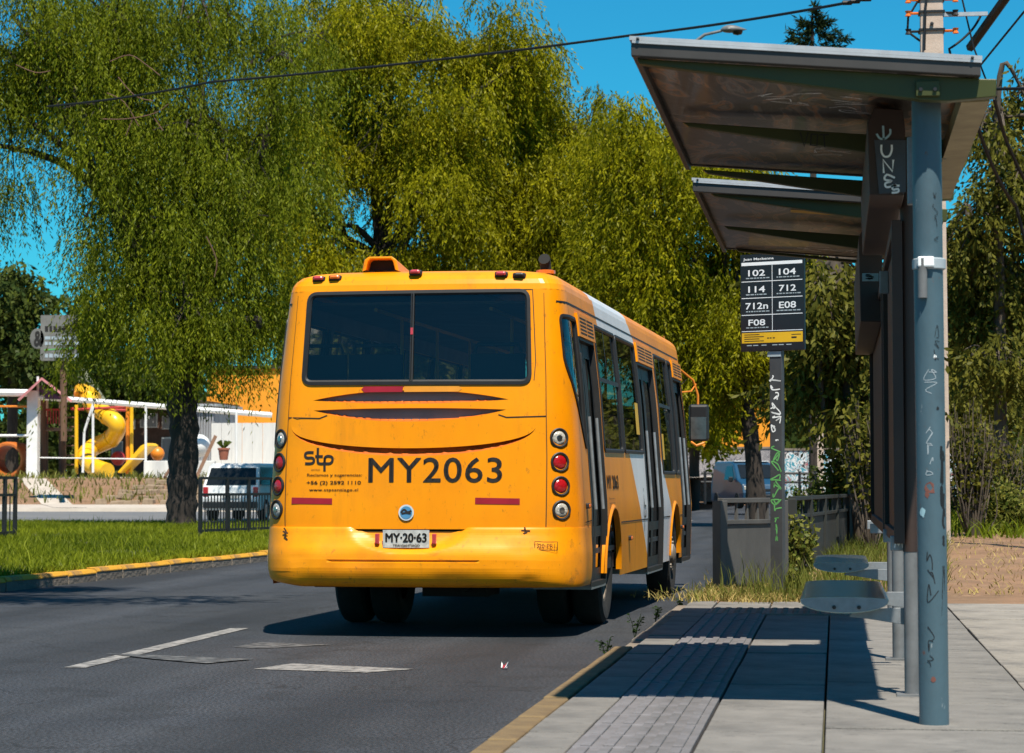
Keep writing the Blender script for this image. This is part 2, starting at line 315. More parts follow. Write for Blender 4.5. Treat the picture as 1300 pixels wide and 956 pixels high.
def npmesh(name, V, Fq, mats, parent=None, tint=None):
    """numpy quads / tris to a mesh, with a per-face tint"""
    me = bpy.data.meshes.new(name); k = Fq.shape[1]; nf = len(Fq)
    me.vertices.add(len(V)); me.vertices.foreach_set('co', np.ascontiguousarray(V, np.float32).ravel())
    me.loops.add(nf * k); me.loops.foreach_set('vertex_index', np.ascontiguousarray(Fq, np.int32).ravel())
    me.polygons.add(nf); me.polygons.foreach_set('loop_start', np.arange(0, nf * k, k, dtype=np.int32))
    me.update(calc_edges=True); me.materials.append(M[mats])
    if tint is not None:
        a = me.attributes.new('tint', 'FLOAT', 'FACE'); a.data.foreach_set('value', np.ascontiguousarray(tint, np.float32))
    return link(name, me, parent)

# ---- flat print: lettering and strokes, laid on a surface by fn(a, b) -> 3D point
def text2d(s, size=1.0, bold=0.0, space=1.0):
    cu = bpy.data.curves.new('t', 'FONT'); cu.body = s; cu.size = size; cu.offset = bold; cu.space_character = space; cu.resolution_u = 4
    cu.align_x = 'LEFT'; o = bpy.data.objects.new('t', cu); me = bpy.data.meshes.new_from_object(o)
    V = np.array([v.co[:2] for v in me.vertices]); Fc = [tuple(p.vertices) for p in me.polygons]
    bpy.data.objects.remove(o); bpy.data.curves.remove(cu); bpy.data.meshes.remove(me); return V, Fc
def lettering(name, s, box, fn, m, parent, bold=0.0, space=1.0):
    """lettering stretched to box=(a0,b0,a1,b1)"""
    V, Fc = text2d(s, 1.0, 0, space); lo = V.min(0); hi = V.max(0)
    q = (V - lo) / (hi - lo); a = box[0] + q[:, 0] * (box[2] - box[0]); b = box[1] + q[:, 1] * (box[3] - box[1])
    mb = MB(); e = bold * (box[3] - box[1])
    for k, (dx, dy) in enumerate(((0, 0), (e, 0), (-e, 0), (0, e * .7), (0, -e * .7)) if bold else ((0, 0),)): mb.add([fn(x + dx, y + dy) for x, y in zip(a, b)], Fc)
    return mb.build(name, m, parent)
def strokes(mb, lines, w, fn):
    for ln in lines:
        if len(ln) < 2: continue
        P = np.array(ln, float)
        T = np.gradient(P, axis=0); T /= (np.linalg.norm(T, axis=1)[:, None] + 1e-9); N = np.stack([-T[:, 1], T[:, 0]], 1)
        A = P + N * w / 2; B = P - N * w / 2; n = len(P)
        mb.add([fn(*p) for p in A] + [fn(*p) for p in B], [(i, i + 1, n + i + 1, n + i) for i in range(n - 1)])
    return mb
def smooth_line(pts, k=6):
    P = np.array(pts, float); n = len(P); out = []
    for i in range(n - 1):
        p0, p1, p2, p3 = P[max(i - 1, 0)], P[i], P[i + 1], P[min(i + 2, n - 1)]
        for t in np.linspace(0, 1, k, endpoint=False):
            out.append(.5 * (2 * p1 + (p2 - p0) * t + (2 * p0 - 5 * p1 + 4 * p2 - p3) * t * t + (3 * p1 - p0 - 3 * p2 + p3) * t ** 3))
    out.append(P[-1]); return [tuple(p) for p in out]
def scribble(seed, n, w, h, a0, b0):
    r = random.Random(seed); L = []
    for i in range(n):
        cx = a0 + r.uniform(-.1, .1) * w; cy = b0 - h * (i + .5) / n; e = h / n
        L.append(smooth_line([(cx + r.uniform(-.5, .5) * w, cy + r.uniform(-.6, .6) * e) for _ in range(r.randint(4, 6))], 5))
    return L

# ------------------------------------------------------------------ ground and roads
def kerbX(Y):                       # median kerb: street side foot
    a = gp(0, 752, 0); b = gp(335, 713, 0); return a[0] + (b[0] - a[0]) * (Y - a[1]) / (b[1] - a[1])
struct(MB().add([(-900, -60, -.16), (900, -60, -.16), (900, 3000, -.16), (-900, 3000, -.16)], [(0, 1, 2, 3)]).build('ground', 'dirt'))
g = MB(); N = 40
ys = np.linspace(-6, 260, N)
struct(MB().add([(kerbX(y) - .3, y, 0) for y in ys] + [(-1.28 if y < 60 else -1.28 + (y - 60) * .02, y, 0) for y in ys], [(i, N + i, N + i + 1, i + 1) for i in range(N - 1)]).build('road', 'asphalt'))
# lane dashes and worn transverse marks
def sheet(name, pts, z, m): return struct(MB().add([(p[0], p[1], z) for p in pts], [tuple(range(len(pts)))]).build(name, m))
p0 = gp(88, 848); p1 = gp(310, 798); lx = (p0[0] + p1[0]) / 2
for k in range(-1, 8):
    ya = p0[1] + k * (9.0); sheet('lane_line', [(lx - .07, ya), (lx + .07, ya), (lx + .07, ya + (p1[1] - p0[1])), (lx - .07, ya + (p1[1] - p0[1]))], .004, 'line')
sheet('road_marking', [gp(322, 850), gp(371, 843), gp(526, 850), gp(465, 854.5)], .004, 'line')
sheet('road_marking', [gp(134, 831), gp(168, 832), gp(322, 838), gp(262, 843.5), gp(196, 838)], .008, 'line_faint')
sheet('road_marking', [gp(296, 822), gp(330, 816), gp(420, 819), gp(330, 824)], .004, 'line_faint')

# median: strip with kerbstones, soil and grass
med = struct(MB().add([(kerbX(y) - .15, y, .13) for y in np.linspace(10, 64, 28)] + [(-60, y, .13 + .06) for y in np.linspace(10, 64, 28)],
                      [(i, i + 1, 29 + i, 28 + i) for i in range(27)]).build('median', 'soil'))
ks = MB().prism([(-.16, -.05), (0, -.05), (0, .10), (-.03, .14), (-.16, .14)], .98, lambda a, b, d: (a, d, b)).build('kerbstone', ['kerb'], med, bevel=.012)
kt = MB().prism([(-.163, .11), (.004, .10), (.004, .112), (-.028, .146), (-.155, .150)], .975, lambda a, b, d: (a, d, b)).build('kerb_paint', ['kerb_yellow'], ks)
rzk = -math.atan2(kerbX(60) - kerbX(20), 40)
first = True
for i in range(56):
    y = 14 + i * 1.0
    o = ks if first else inst(ks, parent=med); o.location = (kerbX(y), y, random.uniform(-.012, .008)); o.rotation_euler = (random.uniform(-.006, .006), random.uniform(-.02, .02), rzk + random.uniform(-.008, .008))
    if not first: inst(kt, parent=o)
    first = False

def blades(name, n, region, h, w, m, zfn, parent=None, lean=.5, seed=1, tint=(.0, 1.0)):
    r = np.random.default_rng(seed); X, Y = region(r, n); n = len(X); Z = zfn(X, Y)
    hh = h * r.uniform(.45, 1.25, n); a = r.uniform(0, 2 * PI, n); l = r.normal(0, lean, (n, 2)) * hh[:, None]
    dx, dy = np.cos(a) * w * r.uniform(.6, 1.4, n), np.sin(a) * w * r.uniform(.6, 1.4, n)
    b = np.stack([X, Y, Z], 1); sd = np.stack([dx, dy, 0 * dx], 1); mid = b + np.stack([l[:, 0] * .35, l[:, 1] * .35, hh * .6], 1)
    V = np.stack([b - sd, b + sd, mid + sd * .7, mid - sd * .7, b + np.stack([l[:, 0], l[:, 1], hh], 1)], 1)          # blade: lower part and bent tip
    k5 = np.arange(n)[:, None] * 5; Fq = np.concatenate([k5 + np.array([[0, 1, 2]]), k5 + np.array([[0, 2, 3]]), k5 + np.array([[3, 2, 4]])], 0)
    patch = .5 + .5 * np.sin(X * .9 + 1.3 * np.sin(Y * .31)) * np.sin(Y * .23 + X * .4)
    t = np.clip(tint[0] + (tint[1] - tint[0]) * (r.uniform(0, 1, n) * .5 + patch * .5), 0, 1)
    return stuff(npmesh(name, V.reshape(-1, 3), Fq, m, parent, np.tile(t, 3)))
def med_region(r, n):
    Y = 22 + (64 - 22) * r.uniform(0, 1, n) ** .9; t = r.uniform(0, 1, n) ** 1.15; X = kerbX(Y) - .14 - t * 15; k = np.sin(X * 2.1 + np.sin(Y * .9) * 2) + np.sin(Y * .8 - X * .7) + r.normal(0, .7, n) > -1.0; return X[k], Y[k]
medz = lambda X, Y: .13 + .06 * np.clip((kerbX(Y) - X) / 30, 0, 1)
blades('grass', 200000, med_region, .115, .0065, 'grass', medz, lean=.45, seed=3)
def med_edge(r, n):
    Y = r.uniform(20, 62, n); X = kerbX(Y) - .13 - r.exponential(.06, n); return X, Y
blades('grass', 5000, med_edge, .09, .007, 'grass', medz, lean=.5, seed=4)
# tall seed heads here and there
blades('grass', 2500, med_region, .23, .007, 'grass', medz, lean=.35, seed=9, tint=(.5, 1))

# second carriageway behind the median, rising bank and playground terrace
def terr(name, rows, x0, x1, m):
    V = []; n = len(rows)
    for y, z in rows: V += [(x0, y, z), (x1, y, z)]
    return struct(MB().add(V, [(2 * i, 2 * i + 1, 2 * i + 3, 2 * i + 2) for i in range(n - 1)]).build(name, m))
terr('second_road', [(64, -.005), (78, .0), (96, .12)], -120, -10.6, 'asphalt2')
terr('second_pavement', [(96, .12), (96.05, .26), (101, .36)], -120, -9.6, 'path')
terr('bank', [(100.8, .34), (102.5, .55), (109, 1.42), (112, 1.5)], -120, -8.5, 'dirt')
terr('playground_ground', [(112, 1.5), (190, 1.9)], -140, -6, 'path')
prow = [(96.2, .275), (101, .375), (102.5, .567), (109, 1.437), (112, 1.517)]
struct(MB().add([(at(70 - 55 * (y - 96) / 16, 620, y)[0], y, z) for y, z in prow] + [(at(112 - 66 * (y - 96) / 16, 620, y)[0], y, z) for y, z in prow], [(i, 5 + i, 6 + i, i + 1) for i in range(4)]).build('path', 'path'))
# terraced stones on the bank
tb = struct(MB().add([(-30, 101, .30), (-12, 101, .30), (-12, 102.5, .5), (-30, 102.5, .5)], [(0, 1, 2, 3)]).build('terrace', 'stone'))
st = [MB().box(0, 0, 0, .55 + .1 * k, .5, .26, taper=.82).build('stone', 'stone', tb, bevel=.04) for k in range(3)]
k = 0
for row in range(5):
    v0 = 637 - row * 7.2; u = 128 + row * 16
    while u < 330:
        yy = 101.2 + row * 1.55; p = at(u, v0, yy); sc = random.uniform(.75, 1.25)
        o = st[k] if k < 3 else inst(st[k % 3], parent=tb); k += 1
        o.location = (p[0], p[1], .06 + float(np.interp(yy, [100.8, 102.5, 109, 112], [.34, .55, 1.42, 1.5])) + random.uniform(-.05, .05)); o.rotation_euler = (random.uniform(-.1, .1), random.uniform(-.1, .1), random.uniform(-.3, .3)); o.scale = (sc, 1, random.uniform(.7, 1.2))
        u += 15 * sc + random.choice([1, 2, 8])
def bank_region(r, n):
    Y = r.uniform(101.2, 113, n); X = r.uniform(-44, -9, n); return X, Y
blades('bank_grass', 3600, bank_region, .33, .03, 'weed', lambda X, Y: np.interp(Y, [100.8, 102.5, 109, 112], [.34, .55, 1.42, 1.5]), lean=.5, seed=14)

# ------------------------------------------------------------------ pavement by the stop
KX = -1.30; PE = 22.4
pav = struct(MB().add([(KX + .01, -3, .055), (7, -3, .055), (7, PE, .055), (KX + .01, PE, .055)], [(0, 1, 2, 3)]).build('pavement', 'soil'))
def slabproto(w, d, m, nm='slab'): return MB().box(w / 2, d / 2, -.03, w - .012, d - .012, .06).build(nm, m, pav, bevel=.006)
cols = [(KX + .02, -1.035, .62, 'slab'), (-.555, -.055, 1.24, 'slab'), (-.055, .93, 1.24, 'slab'), (.93, 1.95, 1.24, 'slab2'), (1.95, 3.0, 1.24, 'slab2'), (3.0, 4.2, 1.24, 'slab2'), (4.2, 5.4, 1.24, 'slab2')]
for ci, (xa, xb, d, m) in enumerate(cols):
    pr = None; y = 8.0 + .17 * ci - d * math.ceil(7 / d)
    while y < PE - .1:
        dd = min(d, PE - y)
        if dd < d - .01: o = slabproto(xb - xa, dd, m)
        elif pr is None: pr = o = slabproto(xb - xa, d, m)
        else: o = inst(pr, parent=pav)
        o.location = (xa, y, .10 + random.uniform(-.004, .004)); o.rotation_euler = (random.uniform(-.003, .003), random.uniform(-.003, .003), 0); y += dd
# ribs across the kerbside slabs are fine grooves between narrow bars
tp = None; bars = None
tl_ = MB().box(0, 0, -.02, .468, .455, .05)
for i in range(5): tl_.box(-.18 + .09 * i, 0, .008, .042, .42, .011)
tp = tl_.build('tactile_tile', 'tact', pav, bevel=.003)
y = 8.2 - .47 * 15; i = 0
while y < 20.2:
    o = tp if i == 0 else inst(tp, parent=pav); o.location = (-.795, y, .10 + random.uniform(-.002, .002)); y += .47; i += 1
db = MB().box(0, 0, -.02, .468, .455, .05)
for a in range(5):
    for b in range(5): db.lathe([(.026, 0.004), (.022, .011), (.0, .013)], 6, (-.18 + .09 * a, -.18 + .09 * b, 0))
dp = db.build('warning_tile', 'tact2', pav)
for i in range(3):
    for j in range(2):
        o = dp if i + j == 0 else inst(dp, parent=pav); o.location = (-.795 + .47 * i - .0, y + .47 * j, .104)
for k in range(2): o = slabproto(.47, .62, 'slab'); o.location = (-1.03, y + .94 - .23 + .62 * k - .0, .10)
# kerbstones of the stop
M['kerb_tan'] = mat('tan_kerb', (.20, .135, .06), .9, c2=(.10, .065, .035), scale=4, bump=.5)
ksp = MB().box(0, .5, -.06, .125, .985, .2).build('kerbstone', 'kerb_tan', pav, bevel=.012)
for i in range(16):
    o = ksp if i == 0 else inst(ksp, parent=pav); o.location = (KX - .055, .25 + i - .02, .055 + random.uniform(-.006, .004)); o.rotation_euler = (0, random.uniform(-.03, .03), random.uniform(-.006, .006))
ks2 = MB().box(0, .5, -.03, .10, .985, .14).build('kerbstone', 'kerb', pav, bevel=.012)
for i in range(6):
    o = ks2 if i == 0 else inst(ks2, parent=pav); o.location = (KX - .04, 16.25 + i, .035 + random.uniform(-.01, .004))
# verge: beaten earth beyond the pavement, dry grass at its edge
V = []; nx, ny = 60, 60
for j in range(ny):
    for i in range(nx):
        yy = PE - .02 + (j / (ny - 1)) ** 1.6 * 120; xx = -1.25 + (i / (nx - 1)) ** 1.3 * 34
        V.append((xx, yy, .07 + .05 * math.sin(xx * 1.7 + yy * .6) * math.sin(yy * .43 - xx * .5) * (1 if i else .3) + (.012 * (yy - PE) if yy < 40 else .21) * min(1, (xx + 1.25) / 3)))
struct(MB().add(V, [(j * nx + i, j * nx + i + 1, (j + 1) * nx + i + 1, (j + 1) * nx + i) for j in range(ny - 1) for i in range(nx - 1)]).build('verge', 'dirt', smooth=60))
vz = lambda X, Y: .09 + 0 * X + np.clip((Y - PE) * .012, 0, .21) * np.clip((X + 1.25) / 3, 0, 1)
def verge_a(r, n): return np.concatenate([r.uniform(-1.3, .35, n // 2), r.normal(-.75, .35, n - n // 2)]), np.concatenate([r.uniform(22.1, 29, n // 2), 22.6 + r.exponential(1.3, n - n // 2)])
blades('dry_grass', 4200, verge_a, .07, .005, 'drygrass', vz, lean=.8, seed=21)
blades('green_weeds', 1500, verge_a, .10, .005, 'weed', vz, lean=.6, seed=22)
def verge_s(r, n): return np.concatenate([r.normal(-.35, .22, n // 2), r.uniform(-1.1, .5, n - n // 2)]), np.concatenate([r.normal(23.0, .25, n // 2), r.uniform(22.6, 25.5, n - n // 2)])
blades('green_weeds', 420, verge_s, .34, .004, 'weed', vz, lean=.3, seed=26)
def verge_b(r, n): return r.uniform(.3, 12, n), 24 + r.uniform(0, 1, n) ** 1.5 * 40
blades('dry_grass', 9000, verge_b, .06, .006, 'drygrass', vz, lean=.9, seed=23)
def verge_d(r, n): Y = r.uniform(25.5, 42, n); return r.uniform(-.1, 1.0, n) * .043 * Y, Y
blades('green_weeds', 3600, verge_d, .22, .006, 'weed', vz, lean=.45, seed=27, tint=(0, .8))
def verge_c(r, n): return r.uniform(-.3, 14, n), 40 + r.uniform(0, 1, n) * 60
blades('green_weeds', 26000, verge_c, .28, .018, 'grass', vz, lean=.5, seed=24, tint=(0, .7))
lt = MB(); rr = random.Random(5)
for i in range(160):
    x, y = rr.gauss(-.7, .4), 22.3 + abs(rr.gauss(0, 1.1)); s = rr.uniform(.015, .06); a = rr.uniform(0, 6.28)
    lt.add([(x, y, .11), (x + s * math.cos(a), y + s * math.sin(a), .125), (x + s * math.cos(a + .9), y + s * math.sin(a + .9), .112)], [(0, 1, 2)])
stuff(lt.build('fallen_leaves', M['drygrass']))

# ------------------------------------------------------------------ BUS
BUS_L = 9.4; BW = 1.2075; CA = .9075; CR = .30; ARC = CR * PI / 2
bus = thing('bus', 'yellow city bus with a white slanted band, seen from behind at the stop', 'bus', (-3.07, 18.45, 0), -R(1.9))
bus.scale = (1, 1, 1.022)
def bw(z): return np.interp(z, [.3, .9, 1.85, 2.5, 2.7], [1.193, 1.2075, 1.137, 1.062, 1.026])
def brr(z): return np.interp(z, [.9, 1.6, 2.6], [0, .03, .13])
def P(s, z, off=0.0):
    s = np.asarray(s, float); z = np.asarray(z, float); sg = np.where(s < 0, -1.0, 1.0); t = np.abs(s)
    th = np.clip((t - CA) / CR, 0, PI / 2)
    x = np.where(t < CA, t, CA + (bw(z) - CA) * np.sin(th)); y = np.where(t < CA, .05 * (t / CA) ** 2, .05 + CR * (1 - np.cos(th)))
    y = np.where(t > CA + ARC, .05 + CR + t - CA - ARC, y)
    nx = np.where(t < CA, .1 * t / CA ** 2 * .6, np.sin(th)); ny = np.where(t < CA, -1.0, -np.cos(th))
    y = y + brr(z) * np.clip(1 - y / .6, 0, 1)
    nz = np.where(t < CA, .05, .08 * np.sin(th) * (z > 1))
    return np.stack([sg * (x + nx * off), y + ny * off, z + nz * off], -1)
S0 = CA + ARC - CR - .05            # s = y + S0 on the sides
def sid(pts): return [(y + S0, z) for y, z in pts]
def dens(poly, st=.06, close=True):
    out = []; n = len(poly)
    for i in range(n if close else n - 1):
        a, b = np.array(poly[i]), np.array(poly[(i + 1) % n]); k = max(1, int(np.hypot(*(b - a)) / st))
        for j in range(k): out.append(tuple(a + (b - a) * j / k))
    return out
def inside(pts, poly):
    x, y = pts[:, 0], pts[:, 1]; r = np.zeros(len(pts), bool); n = len(poly)
    for i in range(n):
        x1, y1 = poly[i]; x2, y2 = poly[(i + 1) % n]
        if y1 == y2: continue
        c = ((y1 > y) != (y2 > y)) & (x < (x2 - x1) * (y - y1) / (y2 - y1) + x1); r ^= c
    return r
def cdt(outer, holes=(), gs=.07, gz=.07, lines=()):
    polys = [outer] + list(holes); V = []; E = []
    for p in polys:
        o = len(V); V += p; E += [(o + i, o + (i + 1) % len(p)) for i in range(len(p))]
    for p in lines:
        o = len(V); V += p; E += [(o + i, o + i + 1) for i in range(len(p) - 1)]
    A = np.array(outer); lo, hi = A.min(0), A.max(0)
    G = np.array([(a, b) for a in np.arange(lo[0] + gs * .5, hi[0], gs) for b in np.arange(lo[1] + gz * .5, hi[1], gz)])
    if len(G):
        B = np.array([q for p in polys + list(lines) for q in p]); keep = inside(G, outer)
        for h in holes: keep &= ~inside(G, h)
        G = G[keep]
        if len(G):
            d = np.min(np.abs(G[:, None, 0] - B[None, :, 0]) / gs + np.abs(G[:, None, 1] - B[None, :, 1]) / gz, 1); G = G[d > .45]
        V = V + [tuple(g) for g in G]
    rv, re, rf, *_ = delaunay_2d_cdt([Vector(v) for v in V], E, [], 0, 1e-5)
    rv = np.array([tuple(v) for v in rv]); T = np.array([f for f in rf if len(f) == 3])
    c = rv[T].mean(1); k = inside(c, outer)
    for h in holes: k &= ~inside(c, h)
    T = T[k]; a = rv[T]; ar = (a[:, 1, 0] - a[:, 0, 0]) * (a[:, 2, 1] - a[:, 0, 1]) - (a[:, 2, 0] - a[:, 0, 0]) * (a[:, 1, 1] - a[:, 0, 1])
    T[ar < 0] = T[ar < 0][:, ::-1]; return rv, T
def rpoly(pts, r, k=5):
    """corner-rounded polygon"""
    out = []; n = len(pts); P_ = [np.array(p, float) for p in pts]
    for i in range(n):
        a, b, c = P_[i - 1], P_[i], P_[(i + 1) % n]; u = a - b; w = c - b; rr_ = min(r, np.linalg.norm(u) * .45, np.linalg.norm(w) * .45)
        p1 = b + u / np.linalg.norm(u) * rr_; p2 = b + w / np.linalg.norm(w) * rr_
        for j in range(k + 1):
            t = j / k; out.append(tuple((1 - t) ** 2 * p1 + 2 * t * (1 - t) * b + t * t * p2))
    return out
def offs(poly, d):
    A = np.array(poly); n = np.roll(A, -1, 0) - np.roll(A, 1, 0); n /= np.linalg.norm(n, axis=1)[:, None] + 1e-9
    N_ = np.stack([n[:, 1], -n[:, 0]], 1)
    area = np.sum(A[:, 0] * np.roll(A[:, 1], -1) - np.roll(A[:, 0], -1) * A[:, 1])
    return [tuple(p) for p in A + N_ * d * (1 if area > 0 else -1)]
def patch(name, outer, off, m, parent, gs=.12, gz=.12, holes=(), smooth=40):
    rv, T = cdt(dens(outer, .08), [dens(h, .08) for h in holes], gs, gz)
    o_ = off(rv[:, 0], rv[:, 1]) if callable(off) else off
    return MB().add(P(rv[:, 0], rv[:, 1], o_), [tuple(t) for t in T]).build(name, m, parent, smooth=smooth)
def ringstrip(mb, poly, prof, mi=0, fn=P):
    """profile [(outset, off)] swept round a polygon"""
    rows = []
    for d, f in prof:
        q = np.array(offs(poly, d)) if d else np.array(poly); rows.append(fn(q[:, 0], q[:, 1], f))
    n = len(poly)
    for a, b in zip(rows[:-1], rows[1:]):
        mb.add(list(a) + list(b), [(i, (i + 1) % n, n + (i + 1) % n, n + i) for i in range(n)], mi)
    return mb
def window(name, poly, parent, rub=.022, gm='glass', r=.05, proud=.010):
    pl = dens(rpoly(poly, r), .09)
    fr = ringstrip(MB(), pl, [(rub * .5, -.004), (rub * .5, proud), (-rub * .4, proud + .003), (-rub, .0), (-rub, -.02)]).build(name, 'rubber', parent, smooth=50)
    patch('pane', offs(rpoly(poly, r), -rub * .9), -.008, gm, fr)
    return fr, pl
rear_win = [(-.893, 1.850), (.828, 1.845), (.806, 2.515), (-.862, 2.509)]
side_w = {'a': [(.30, 1.72), (.66, 1.36), (.70, 2.34), (.12, 2.34), (.14, 2.0)],
          'b': [(1.78, 1.37), (3.12, 1.38), (3.12, 2.36), (1.78, 2.36)], 'c': [(3.19, 1.38), (4.66, 1.39), (4.66, 2.36), (3.19, 2.36)],
          'd': [(6.34, 1.22), (7.55, 1.22), (7.55, 2.36), (6.34, 2.36)], 'e': [(7.62, 1.22), (8.08, 1.22), (8.08, 2.36), (7.62, 2.36)]}
doors = [(.76, 1.66, .37, 2.20), (4.77, 6.12, .35, 2.20), (8.14, 9.08, .35, 2.20)]
YR, YF = 2.10, 7.32; AR = .50; AZ = .42
arch = lambda yc: [(yc + AR * math.cos(w), AZ + AR * math.sin(w)) for w in np.linspace(PI, 0, 17)]
def arched(yc): return [(yc - AR, .2)] + arch(yc) + [(yc + AR, .2)]
slit = lambda x0, x1, zl, zt, zb, n=26: [(x0 + (x1 - x0) * t, zl + (zt - zl) * (1 - abs(2 * t - 1) ** 2.2)) for t in np.linspace(1, 0, n)][:-1] + [(x0 + (x1 - x0) * t, zl + (zb - zl) * (1 - abs(2 * t - 1) ** 2.2)) for t in np.linspace(0, 1, n)][:-1]
g1 = slit(-.815, .675, 1.722, 1.792, 1.694); g2 = slit(-.81, .66, 1.648, 1.662, 1.564)
smile = [(-.06 + .94 * math.cos(w) * 1.0, 1.545 + .175 * (-abs(math.sin(w)) ** .8)) for w in np.linspace(0, -PI, 30)] + [(-.06 + .94 * math.cos(w), 1.545 + .232 * (-abs(math.sin(w)) ** .9)) for w in np.linspace(-PI, 0, 30)][1:-1]
holes = [dens(rpoly(rear_win, .065), .08), g1, g2, smile]
for k_, w_ in side_w.items(): holes.append(dens(rpoly(sid(w_), .05), .09))
for a, b, c, d in doors: holes.append(dens(sid([(a, .2), (b, .2), (b, d), (a, d)]), .12))
for yc in (YR, YF): holes.append(sid(arched(yc)))
lw = [[(.2 + 1.5 * k, 1.38), (1.62 + 1.5 * k, 1.38), (1.62 + 1.5 * k, 2.34), (.2 + 1.5 * k, 2.34)] for k in range(6)]
neg = lambda pts: [(-s, z) for s, z in pts][::-1]
lw[0][0] = (.34, 1.38); lw[0][3] = (.30, 2.34)
for w_ in lw: holes.append(dens(neg(rpoly(sid(w_), .05)), .09))
for yc in (YR, YF): holes.append(neg(sid(arched(yc))))
SF = BUS_L - .30 + S0; ZT = 2.53
outer = dens([(-SF, .37), (-1.42, .37), (-1.18, .784), (1.18, .784), (1.42, .37), (SF, .37), (SF, ZT), (-SF, ZT)], .1)
band = [(4.95, .36), (4.15, .85), (3.60, 1.33), (3.10, 1.75), (2.5, 2.1), (2.10, 2.38), (1.96, ZT)]
band2 = [(4.40, ZT), (4.72, 2.40), (5.3, 2.0), (6.52, 1.16), (7.05, .80), (7.3, .36)]
bandp = sid(band + band2)
rv, T = cdt(outer, holes, .085, .085, [dens(sid(band), .08, False), dens(sid(band2), .08, False)])
c = rv[T].mean(1); inb = inside(c, bandp) | inside(np.stack([-c[:, 0], c[:, 1]], 1), bandp)
mb = MB(); mb.add(P(rv[:, 0], rv[:, 1]), [tuple(t) for t in T]); mb.m = [int(i) for i in inb]
body = mb.build('body', ['yellow', 'white_paint'], bus, smooth=55)
# inner lining, so the shell has a thickness and the saloon is pale inside
rvl, Tl = cdt(dens([(-SF, .55), (SF, .55), (SF, ZT), (-SF, ZT)], .15), [h for i, h in enumerate(holes) if i not in (1, 2, 3)], .2, .2)
MB().add(P(rvl[:, 0], rvl[:, 1], -.045), [tuple(t) for t in Tl]).build('lining', 'interior', bus, smooth=55)
# scoops: recessed behind the slots and below the crease
def scoop(name, poly, depth, m='yellow', top=.8):
    zs_ = np.array(poly)[:, 1]; z0, z1 = zs_.min(), zs_.max()
    rv, T = cdt(poly, [], .06, .02)
    # local depth: 0 along lower lip, full at upper lip
    up = {}; A = np.array(poly); n = len(A)
    def lohi(s):
        cr = []
        for i in range(n):
            (s1, q1), (s2, q2) = A[i], A[(i + 1) % n]
            if (s1 - s) * (s2 - s) <= 0 and s1 != s2: cr.append(q1 + (q2 - q1) * (s - s1) / (s2 - s1))
        return (min(cr), max(cr)) if len(cr) > 1 else (0, 1)
    off = []
    for s, z in rv:
        a, b = lohi(s); f = (z - a) / (b - a + 1e-6); off.append(-depth * min(1, max(0, f) ** .5 if b - a > .004 else 0))
    mb = MB().add(P(rv[:, 0], rv[:, 1], np.array(off)), [tuple(t) for t in T])
    q0 = P(A[:, 0], A[:, 1], 0); q1 = P(A[:, 0], A[:, 1], -depth); mb.add(list(q0) + list(q1), [(i, (i + 1) % n, n + (i + 1) % n, n + i) for i in range(n)])
    return mb.build(name, m, bus)
M['slotshade'] = mat('dusty_slot', (.62, .13, .002), .8, c2=(.35, .07, .002), scale=6)  # reddened orange: shade and bounce of the recesses put into the colour
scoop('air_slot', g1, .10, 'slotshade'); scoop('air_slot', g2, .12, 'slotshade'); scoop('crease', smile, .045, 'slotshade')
# roof: rings that draw in over the edge
sl_ = np.concatenate([-np.linspace(S0 + .36, SF, 60)[::-1], -np.linspace(CA, S0 + .33, 8)[::-1], np.linspace(-CA, CA, 21)[1:-1], np.linspace(CA, S0 + .33, 8), np.linspace(S0 + .36, SF, 60)])
rings = [(0, ZT), (.012, 2.572), (.035, 2.607), (.075, 2.639), (.15, 2.663), (.30, 2.683), (.6, 2.70), (.85, 2.705), (1.02, 2.707)]
mb = MB(); rows = []
for ins, z in rings:
    p = P(sl_, np.full_like(sl_, ZT)); x = p[:, 0]; k = (1.062 - ins) / 1.062
    yb = p[:, 1]; y2 = yb + ins * .75 * np.clip(1 - yb / 4.0, 0, 1)
    crown = 0 if z < 2.6 else (2.707 - z) * 0
    rows.append(np.stack([x * k, y2, np.full_like(x, z)], 1))
n = len(sl_)
for ri, (a, b) in enumerate(zip(rows[:-1], rows[1:])):
    for i in range(n - 1):
        ym = (a[i, 1] + a[i + 1, 1]) / 2; w_ = 1.96 - .35 * ri / 8 < ym < 4.40 - .3 * ri / 8
        mb.add([a[i], a[i + 1], b[i + 1], b[i]], [(0, 1, 2, 3)], int(w_))
mb.add([rows[-1][i] for i in range(n)], [(i, i + 1, n - 2 - i, n - 1 - i) for i in range(n // 2 - 1)], 0)
roof = mb.build('roof', ['yellow', 'white_paint'], bus, smooth=60)
# front end: windscreen wall with rounded corners
fy = BUS_L - .30; mb = MB(); zz = [.37, .6, .9, 1.2, 1.5, 1.85, 2.2, 2.5, 2.6, 2.66, 2.70]
pr = []
for z in zz:
    w_ = float(bw(z)) * (1 if z <= 2.5 else (.97 if z < 2.62 else .9)); q = []
    for t in np.linspace(-PI / 2, PI / 2, 21):
        q.append((w_ * math.copysign(abs(math.sin(t)) ** .35, math.sin(t)), fy + .30 * max(0, math.cos(t)) ** .35 - .06 * max(0, z - 1), z))
    pr.append(q)
for j, (a, b) in enumerate(zip(pr[:-1], pr[1:])):
    for i in range(20): mb.add([a[i], b[i], b[i + 1], a[i + 1]], [(0, 1, 2, 3)], 1 if (3 <= j <= 6 and 2 <= i <= 17) else 0)
mb.build('front', ['yellow', 'glass'], bus, smooth=40)
